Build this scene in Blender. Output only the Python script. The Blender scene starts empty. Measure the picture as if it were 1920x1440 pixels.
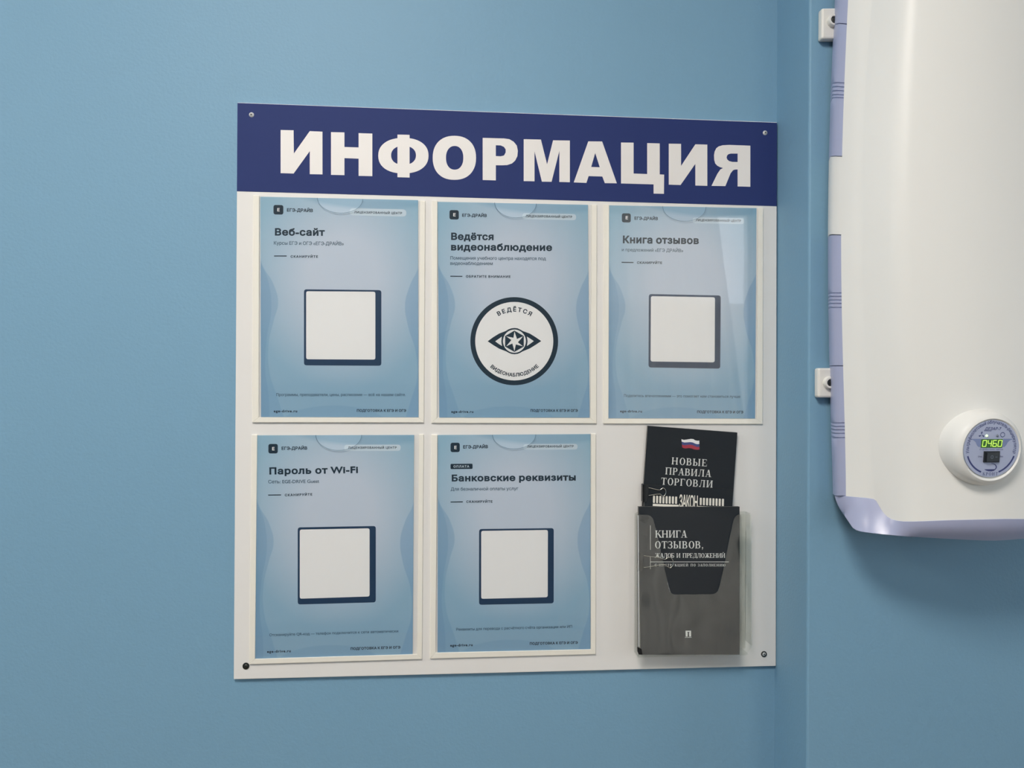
import bpy, bmesh, math, random
import numpy as np
from mathutils import Vector, Matrix
from mathutils.geometry import delaunay_2d_cdt

SC = bpy.context.scene
COL = SC.collection
random.seed(7)

# ------------------------------------------------------------------ camera, view, light
F_PX = 1400.0
CAM = Vector((0.28878, -1.02864, 1.5))
RIGHT = Vector((0.996678, -0.081268, 0.005282)).normalized()
DOWN = Vector((0.005777, 0.005863, -0.999966))
DOWN = (DOWN - RIGHT * DOWN.dot(RIGHT)).normalized()
FWD = RIGHT.cross(-DOWN) * -1
ZT = 1.5 + 0.38309            # height of the board's top edge

cd = bpy.data.cameras.new('camera')
cd.sensor_width = 36.0
cd.lens = 36.0 * F_PX / 1920.0
cd.clip_start = 0.02
cam = bpy.data.objects.new('camera', cd)
COL.objects.link(cam)
m3 = Matrix((RIGHT, -DOWN, -FWD)).transposed()
cam.matrix_world = Matrix.Translation(CAM) @ m3.to_4x4()
SC.camera = cam

SC.view_settings.view_transform = 'Standard'
SC.view_settings.look = 'None'
SC.view_settings.gamma = 1.0
SC.view_settings.use_curve_mapping = False
SC.view_settings.exposure = -0.26
try:
    SC.cycles.use_denoising = True
except Exception:
    pass

W = bpy.data.worlds.new('daylight')
SC.world = W
W.use_nodes = True
bg = W.node_tree.nodes['Background']
bg.inputs[0].default_value = (0.93, 0.965, 1.0, 1)
bg.inputs[1].default_value = 5.0

CEIL = 2.75
def area(name, loc, target, sx, sy, power, color):
    ld = bpy.data.lights.new(name, 'AREA')
    ld.shape = 'RECTANGLE'
    ld.size, ld.size_y = sx, sy
    ld.energy = power
    ld.color = color
    o = bpy.data.objects.new(name, ld)
    COL.objects.link(o)
    o.location = loc
    d = Vector(target) - Vector(loc)
    o.rotation_euler = d.to_track_quat('-Z', 'Y').to_euler()
    return o

LAMPS = [(-0.08, -1.32, 45.0, 'nearest the information board', (1.0, 0.935, 0.855)), (-2.05, -0.90, 39.0, 'in the near corner by the left wall', (1.0, 0.87, 0.73)),
         (-0.20, -2.85, 8.0, 'in the back row by the window', (1.0, 0.935, 0.855))]
for lx, ly, p, _, lc in LAMPS:
    area('ceiling_panel_light', (lx, ly, CEIL - 0.035), (lx, ly, 0), 0.56, 0.56, p, lc)
XSIDE = 2.6
WIN = dict(x0=1.20, x1=2.24, z0=0.06, z1=2.68, y=-3.6)      # window opening in the wall behind the camera
WIN2 = dict(y0=-1.75, y1=-0.85, z0=0.95, z1=2.05)             # window opening in the wall on the right
# sky portals in the two window openings: they only tell the renderer where the daylight comes in
for nm, loc_, tgt, sx, sy in (('window_portal', (1.72, WIN['y'] - .02, 1.37), (1.72, 0, 1.37), 1.04, 2.62),
                              ('window_portal', (XSIDE + .02, -1.30, 1.50), (0, -1.30, 1.50), 0.9, 1.1)):
    area(nm, loc_, tgt, sx, sy, 1.0, (1, 1, 1)).data.cycles.is_portal = True

def at(px, py, Y):
    """world point where the photo's pixel meets the plane y = Y"""
    d = FWD + RIGHT * ((px - 960.0) / F_PX) + DOWN * ((py - 720.0) / F_PX)
    return CAM + d * ((Y - CAM.y) / d.y)

def at_tilt(px, py, Y, zb, T):
    """the same on a plane that leans out towards the room by T per metre above z = zb"""
    d = FWD + RIGHT * ((px - 960.0) / F_PX) + DOWN * ((py - 720.0) / F_PX)
    return CAM + d * ((Y - CAM.y - (CAM.z - zb) * T) / (d.y + d.z * T))

def z_seen(X, Y, py):
    """height at which the point (X, Y, z) is seen on pixel row py"""
    n = DOWN - FWD * ((py - 720.0) / F_PX)
    return CAM.z - (n.x * (X - CAM.x) + n.y * (Y - CAM.y)) / n.z

# ------------------------------------------------------------------ materials
def srgb(r, g, b):
    f = lambda c: (c / 255 / 12.92) if c / 255 <= 0.04045 else ((c / 255 + 0.055) / 1.055) ** 2.4
    return (f(r), f(g), f(b), 1.0)

def mat(name, color, rough=0.5, spec=0.5, metal=0.0, noise=0.0, nscale=40.0, bump=0.0, bscale=200.0, coat=0.0, emit=None, estr=0.0):
    m = bpy.data.materials.new(name)
    m.use_nodes = True
    nt = m.node_tree
    b = nt.nodes['Principled BSDF']
    b.inputs['Base Color'].default_value = color
    b.inputs['Roughness'].default_value = rough
    b.inputs['Metallic'].default_value = metal
    b.inputs['Specular IOR Level'].default_value = spec
    b.inputs['Coat Weight'].default_value = coat
    b.inputs['Coat Roughness'].default_value = 0.05
    if emit:
        b.inputs['Emission Color'].default_value = emit
        b.inputs['Emission Strength'].default_value = estr
    tc = nt.nodes.new('ShaderNodeTexCoord')
    if noise > 0:
        n = nt.nodes.new('ShaderNodeTexNoise')
        n.inputs['Scale'].default_value = nscale
        n.inputs['Detail'].default_value = 5
        nt.links.new(tc.outputs['Object'], n.inputs['Vector'])
        mx = nt.nodes.new('ShaderNodeMix')
        mx.data_type = 'RGBA'
        lo = tuple(c * (1 - noise) for c in color[:3]) + (1,)
        hi = tuple(min(1, c * (1 + noise)) for c in color[:3]) + (1,)
        mx.inputs['A'].default_value = lo
        mx.inputs['B'].default_value = hi
        nt.links.new(n.outputs['Fac'], mx.inputs['Factor'])
        nt.links.new(mx.outputs['Result'], b.inputs['Base Color'])
    if bump > 0:
        n2 = nt.nodes.new('ShaderNodeTexNoise')
        n2.inputs['Scale'].default_value = bscale
        n2.inputs['Detail'].default_value = 3
        nt.links.new(tc.outputs['Object'], n2.inputs['Vector'])
        bp = nt.nodes.new('ShaderNodeBump')
        bp.inputs['Strength'].default_value = bump
        bp.inputs['Distance'].default_value = 0.001
        nt.links.new(n2.outputs['Fac'], bp.inputs['Height'])
        nt.links.new(bp.outputs['Normal'], b.inputs['Normal'])
    return m

def clear_mat(name, tint=(0.995, 0.995, 0.995, 1), wave=0.05, wscale=9.0, rough=0.02, ior=1.49):
    """thin clear plastic: what is behind shows through, the room mirrors in it by Fresnel"""
    m = bpy.data.materials.new(name)
    m.use_nodes = True
    nt = m.node_tree
    nt.nodes.clear()
    out = nt.nodes.new('ShaderNodeOutputMaterial')
    mix = nt.nodes.new('ShaderNodeMixShader')
    tr = nt.nodes.new('ShaderNodeBsdfTransparent')
    tr.inputs[0].default_value = tint
    gl = nt.nodes.new('ShaderNodeBsdfGlossy')
    gl.inputs['Roughness'].default_value = rough
    fr = nt.nodes.new('ShaderNodeFresnel')
    fr.inputs['IOR'].default_value = ior
    tc = nt.nodes.new('ShaderNodeTexCoord')
    n = nt.nodes.new('ShaderNodeTexNoise')
    n.inputs['Scale'].default_value = wscale
    n.inputs['Detail'].default_value = 1
    bp = nt.nodes.new('ShaderNodeBump')
    bp.inputs['Strength'].default_value = wave
    bp.inputs['Distance'].default_value = 0.01
    L = nt.links.new
    L(tc.outputs['Object'], n.inputs['Vector'])
    L(n.outputs['Fac'], bp.inputs['Height'])
    L(bp.outputs['Normal'], gl.inputs['Normal'])
    geo = nt.nodes.new('ShaderNodeNewGeometry')      # the far face of a pane reflects like the near one
    mn = nt.nodes.new('ShaderNodeMath'); mn.operation = 'MULTIPLY'; m2 = nt.nodes.new('ShaderNodeMath'); m2.operation = 'MULTIPLY'; m2.inputs[1].default_value = 1.5; m2.use_clamp = True
    sub = nt.nodes.new('ShaderNodeMath'); sub.operation = 'SUBTRACT'
    sub.inputs[0].default_value = 1.0     # one shaded face stands for both sides of the sheet
    L(geo.outputs['Backfacing'], sub.inputs[1])
    L(fr.outputs[0], mn.inputs[0])
    L(sub.outputs[0], mn.inputs[1])
    L(mn.outputs[0], m2.inputs[0])
    L(m2.outputs[0], mix.inputs[0])
    L(tr.outputs[0], mix.inputs[1])
    L(gl.outputs[0], mix.inputs[2])
    L(mix.outputs[0], out.inputs[0])
    return m

M = {}
M['wall'] = mat('blue_wall_paint', srgb(120, 160, 187), 0.55, 0.35, noise=0.045, nscale=2.2, bump=0.35, bscale=260)
M['cream_wall'] = mat('cream_wall_paint', srgb(222, 214, 202), 0.7, 0.3, bump=0.2, bscale=220)
M['ceiling'] = mat('white_ceiling', srgb(236, 234, 230), 0.9, 0.2, bump=0.1, bscale=90)
M['floor'] = mat('beige_floor', srgb(150, 130, 108), 0.45, 0.4, noise=0.1, nscale=6)
M['board'] = mat('white_board_plastic', srgb(228, 226, 224), 0.35, 0.45, noise=0.012, nscale=30)
M['header'] = mat('navy_film', srgb(43, 56, 108), 0.6, 0.15, noise=0.02, nscale=50)
M['letter'] = mat('white_film', srgb(232, 228, 226), 0.4, 0.4, noise=0.01, nscale=50)
M['frame'] = mat('cream_plastic_strip', srgb(246, 242, 232), 0.4, 0.45, noise=0.015, nscale=60)
M['clear'] = clear_mat('clear_cover_plastic', wave=0.02, wscale=5)
M['acrylic'] = clear_mat('clear_acrylic', tint=(0.95, 0.96, 0.95, 1), wave=0.22, wscale=14, rough=0.03)
M['steel'] = mat('screw_steel', srgb(205, 206, 206), 0.4, 0.5, metal=0.15, noise=0.05, nscale=300)
M['dark_steel'] = mat('dark_steel', srgb(70, 72, 70), 0.35, 0.5, metal=0.8, noise=0.1, nscale=300)
M['slot'] = mat('screw_slot_shadow', srgb(40, 42, 40), 0.6, 0.3, noise=0.1, nscale=300)
M['ink'] = mat('dark_teal_ink', srgb(22, 40, 54), 0.5, 0.3, noise=0.03, nscale=200)
M['ink_soft'] = mat('grey_blue_ink', srgb(52, 76, 94), 0.5, 0.3, noise=0.03, nscale=200)
M['navy'] = mat('navy_ink', srgb(27, 52, 82), 0.5, 0.3, noise=0.03, nscale=200)
M['card'] = mat('white_print', srgb(236, 236, 236), 0.5, 0.3, noise=0.01, nscale=80)
M['pill'] = mat('pale_blue_print', srgb(196, 212, 224), 0.5, 0.3, noise=0.01, nscale=80)
M['black'] = mat('black_cover', srgb(33, 38, 44), 0.45, 0.25, noise=0.06, nscale=25, bump=0.03, bscale=60)
M['black_gloss'] = mat('black_laminated_cover', srgb(25, 31, 39), 0.3, 0.3, noise=0.06, nscale=25)
M['pages'] = mat('book_pages', srgb(176, 172, 166), 0.8, 0.2, noise=0.05, nscale=120)
M['silver_ink'] = mat('silver_white_ink', srgb(214, 216, 214), 0.45, 0.4, noise=0.03, nscale=120)
M['cream_ink'] = mat('cream_ink', srgb(234, 230, 220), 0.45, 0.4, noise=0.03, nscale=120)
M['flag_blue'] = mat('flag_blue_ink', srgb(70, 78, 130), 0.45, 0.4, noise=0.03, nscale=120)
M['flag_red'] = mat('flag_red_ink', srgb(168, 58, 74), 0.45, 0.4, noise=0.03, nscale=120)
M['clip'] = mat('black_clip_enamel', srgb(26, 29, 33), 0.4, 0.35, noise=0.05, nscale=80)
M['wire'] = mat('nickel_wire', srgb(190, 190, 182), 0.25, 0.5, metal=1.0, noise=0.03, nscale=80)
M['pad'] = mat('black_rubber', srgb(22, 22, 24), 0.7, 0.3, noise=0.1, nscale=90)
M['shell'] = mat('white_abs_shell', srgb(231, 230, 227), 0.42, 0.4, noise=0.01, nscale=15)
M['lilac'] = mat('lilac_abs', srgb(170, 175, 205), 0.3, 0.5, noise=0.015, nscale=20)
M['panel'] = mat('lilac_panel_film', srgb(172, 180, 208), 0.4, 0.45, noise=0.01, nscale=60)
M['panel_ink'] = mat('navy_panel_ink', srgb(58, 66, 120), 0.45, 0.4, noise=0.03, nscale=90)
M['panel_tone'] = mat('blue_grey_panel_ink', srgb(126, 140, 182), 0.45, 0.4, noise=0.03, nscale=90)
M['screen'] = mat('green_display_glass', srgb(52, 84, 44), 0.3, 0.5, noise=0.03, nscale=90, emit=srgb(60, 110, 30), estr=0.35)
M['digit'] = mat('lit_green_segment', srgb(190, 240, 110), 0.4, 0.3, noise=0.01, emit=srgb(205, 250, 95), estr=0.95)
M['led'] = mat('lit_green_lamp', srgb(220, 250, 210), 0.3, 0.5, noise=0.01, emit=srgb(225, 255, 190), estr=1.0)
M['led_off'] = mat('grey_lamp_lens', srgb(110, 118, 130), 0.2, 0.5, noise=0.01)
M['switch'] = mat('black_switch', srgb(38, 42, 48), 0.35, 0.5, noise=0.04, nscale=80)
M['bracket'] = mat('white_bracket_plastic', srgb(226, 224, 218), 0.35, 0.5, noise=0.01, nscale=60)
M['curtain'] = mat('sheer_curtain_cloth', srgb(226, 218, 204), 0.9, 0.1, noise=0.03, nscale=30)
M['acrylic_glint'] = mat('acrylic_glint_grey', srgb(205, 208, 210), 0.25, 0.5, noise=0.02)  # pale grey that carries the glint of the acrylic's edge in its colour
M['cover_edge'] = mat('cut_cover_edge', srgb(96, 126, 150), 0.3, 0.5, noise=0.02)
_c = M['curtain'].node_tree                      # sheer cloth lets daylight through
_t = _c.nodes.new('ShaderNodeBsdfTranslucent'); _t.inputs[0].default_value = srgb(236, 230, 218)
_m = _c.nodes.new('ShaderNodeMixShader'); _m.inputs[0].default_value = 0.5
_c.links.new(_c.nodes['Principled BSDF'].outputs[0], _m.inputs[1]); _c.links.new(_t.outputs[0], _m.inputs[2])
_m.inputs[0].default_value = 0.65
_s = _c.nodes.new('ShaderNodeBsdfTransparent'); _n = _c.nodes.new('ShaderNodeMixShader'); _n.inputs[0].default_value = 0.22
_c.links.new(_m.outputs[0], _n.inputs[1]); _c.links.new(_s.outputs[0], _n.inputs[2])
_c.links.new(_n.outputs[0], _c.nodes['Material Output'].inputs[0])
M['facade'] = mat('pale_facade', srgb(206, 200, 190), 0.8, 0.2, noise=0.05, nscale=3)
M['window_frame'] = mat('white_window_frame', srgb(230, 230, 228), 0.4, 0.4, noise=0.01)

# ------------------------------------------------------------------ building helpers
def wloc(o):
    v = Vector((0, 0, 0))
    while o is not None:
        v += o.location
        o = o.parent
    return v

def empty(name, loc, label, cat, group=None):
    o = bpy.data.objects.new(name, None)
    o.empty_display_size = 0.02
    COL.objects.link(o)
    o.location = loc
    o['label'] = label
    o['category'] = cat
    if group:
        o['group'] = group
    return o

class MB:
    """collects faces in world coordinates; build() links them as one mesh object"""
    def __init__(s):
        s.v, s.f = [], []
    def add(s, verts, faces):
        k = len(s.v)
        s.v += [Vector(p) for p in verts]
        s.f += [tuple(i + k for i in f) for f in faces]
        return s
    def prism(s, pts, yf, yb, back=None):
        """outline in photo pixels on the plane y = yf, pushed straight back to yb"""
        front = [at(x, y, yf) for x, y in pts]
        n = len(front)
        bk = [Vector((p.x, yb, p.z)) for p in front]
        # order so the front faces -y
        ar = sum(front[i].x * front[(i + 1) % n].z - front[(i + 1) % n].x * front[i].z for i in range(n))
        if ar < 0:
            front.reverse(); bk.reverse()
        fs = [tuple(range(n)), tuple(range(2 * n - 1, n - 1, -1))]
        for i in range(n):
            j = (i + 1) % n
            fs.append((i, n + i, n + j, j))
        return s.add(front + bk, fs)
    def flat(s, v2, f2, fn):
        return s.add([fn(x, y) for x, y in v2], f2)
    def box(s, a, b):
        (x0, y0, z0), (x1, y1, z1) = a, b
        v = [(x0, y0, z0), (x1, y0, z0), (x1, y1, z0), (x0, y1, z0), (x0, y0, z1), (x1, y0, z1), (x1, y1, z1), (x0, y1, z1)]
        return s.add(v, [(3, 2, 1, 0), (4, 5, 6, 7), (0, 1, 5, 4), (1, 2, 6, 5), (2, 3, 7, 6), (3, 0, 4, 7)])
    def lathe(s, prof, mtx, n=40):
        """prof: (radius, height along local +z); closes at radius 0"""
        rings, vs, fs = [], [], []
        for r, h in prof:
            if r < 1e-7:
                rings.append([len(vs)]); vs.append(mtx @ Vector((0, 0, h)))
            else:
                rings.append(list(range(len(vs), len(vs) + n)))
                vs += [mtx @ Vector((r * math.cos(2 * math.pi * i / n), r * math.sin(2 * math.pi * i / n), h)) for i in range(n)]
        for a, b in zip(rings, rings[1:]):
            if len(a) == 1 and len(b) == 1:
                continue
            for i in range(n):
                j = (i + 1) % n
                if len(a) == 1:
                    fs.append((a[0], b[i], b[j]))
                elif len(b) == 1:
                    fs.append((a[i], b[0], a[j]))
                else:
                    fs.append((a[i], b[i], b[j], a[j]))
        return s.add(vs, fs)
    def tube(s, pts, r, n=8):
        pts = [Vector(p) for p in pts]
        vs, fs = [], []
        up = Vector((0, 1, 0))
        for k, p in enumerate(pts):
            t = (pts[min(k + 1, len(pts) - 1)] - pts[max(k - 1, 0)]).normalized()
            a = t.cross(up)
            a = a.normalized() if a.length > 1e-6 else Vector((1, 0, 0))
            b = t.cross(a)
            vs += [p + (a * math.cos(2 * math.pi * i / n) + b * math.sin(2 * math.pi * i / n)) * r for i in range(n)]
        for k in range(len(pts) - 1):
            for i in range(n):
                j = (i + 1) % n
                fs.append((k * n + i, k * n + j, (k + 1) * n + j, (k + 1) * n + i))
        fs.append(tuple(range(n)))
        fs.append(tuple(len(vs) - 1 - i for i in range(n)))
        return s.add(vs, fs)
    def build(s, name, m, parent=None, origin=None, bevel=0.0, smooth=None, fix=True):
        o3 = wloc(parent) if parent is not None else Vector((0, 0, 0))
        if parent is None and origin is not None:
            o3 = Vector(origin)
        me = bpy.data.meshes.new(name)
        me.from_pydata([v - o3 for v in s.v], [], s.f)
        if fix:
            b = bmesh.new(); b.from_mesh(me)
            bmesh.ops.recalc_face_normals(b, faces=b.faces)
            b.to_mesh(me); b.free()
        me.update()
        if smooth is not None:
            for p in me.polygons:
                p.use_smooth = True
            me.set_sharp_from_angle(angle=math.radians(smooth))
        me.materials.append(m)
        o = bpy.data.objects.new(name, me)
        COL.objects.link(o)
        if parent is not None:
            o.parent = parent
        elif origin is not None:
            o.location = origin
        if bevel > 0:
            bv = o.modifiers.new('bevel', 'BEVEL')
            bv.width = bevel; bv.segments = 2; bv.limit_method = 'ANGLE'
        return o

def tag(o, label, cat, group=None):
    o['label'] = label; o['category'] = cat
    if group:
        o['group'] = group
    return o

def struct(o):
    o['kind'] = 'structure'
    return o

# flat shapes in photo pixels ------------------------------------------------
def wind(pt, cs):
    w = 0
    x, y = pt
    for c in cs:
        n = len(c)
        for i in range(n):
            x0, y0 = c[i]; x1, y1 = c[(i + 1) % n]
            if y0 <= y < y1 or y1 <= y < y0:
                xx = x0 + (y - y0) * (x1 - x0) / (y1 - y0)
                if xx > x:
                    w += 1 if y1 > y0 else -1
    return w

def tri2d(cs, evenodd=False):
    """triangulate contours (non-zero winding or even-odd), counter-clockwise in y-up terms"""
    vs, es = [], []
    for c in cs:
        k = len(vs); n = len(c)
        vs += [Vector((x, y)) for x, y in c]
        es += [(k + i, k + (i + 1) % n) for i in range(n)]
    r = delaunay_2d_cdt(vs, es, [], 0, 1e-5)
    ov, of = [tuple(v) for v in r[0]], []
    for f in r[2]:
        cx = sum(ov[i][0] for i in f) / len(f); cy = sum(ov[i][1] for i in f) / len(f)
        w = wind((cx, cy), cs)
        if (w % 2 if evenodd else w != 0):
            of.append(tuple(f))
    return ov, of

def ell(cx, cy, rx, ry, n=40, a0=0.0, a1=360.0, p=2.0):
    out = []
    full = abs(a1 - a0) >= 360
    for i in range(n if full else n + 1):
        a = math.radians(a0 + (a1 - a0) * i / n)
        c, s_ = math.cos(a), math.sin(a)
        if p != 2.0:
            c = math.copysign(abs(c) ** (2 / p), c); s_ = math.copysign(abs(s_) ** (2 / p), s_)
        out.append((cx + rx * c, cy + ry * s_))
    return out

def rrect(q, r, n=5):
    """rounded quadrilateral from four pixel corners"""
    out = []
    for i in range(4):
        p = Vector(q[i]); a = Vector(q[i - 1]); b = Vector(q[(i + 1) % 4])
        u = (a - p).normalized(); v = (b - p).normalized()
        s, e = p + u * r, p + v * r
        for k in range(n + 1):
            t = k / n
            x = s * (1 - t) ** 2 + p * 2 * t * (1 - t) + e * t * t
            out.append((x.x, x.y))
    return out

def on(Y):
    return lambda x, y: at(x, y, Y)

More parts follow.
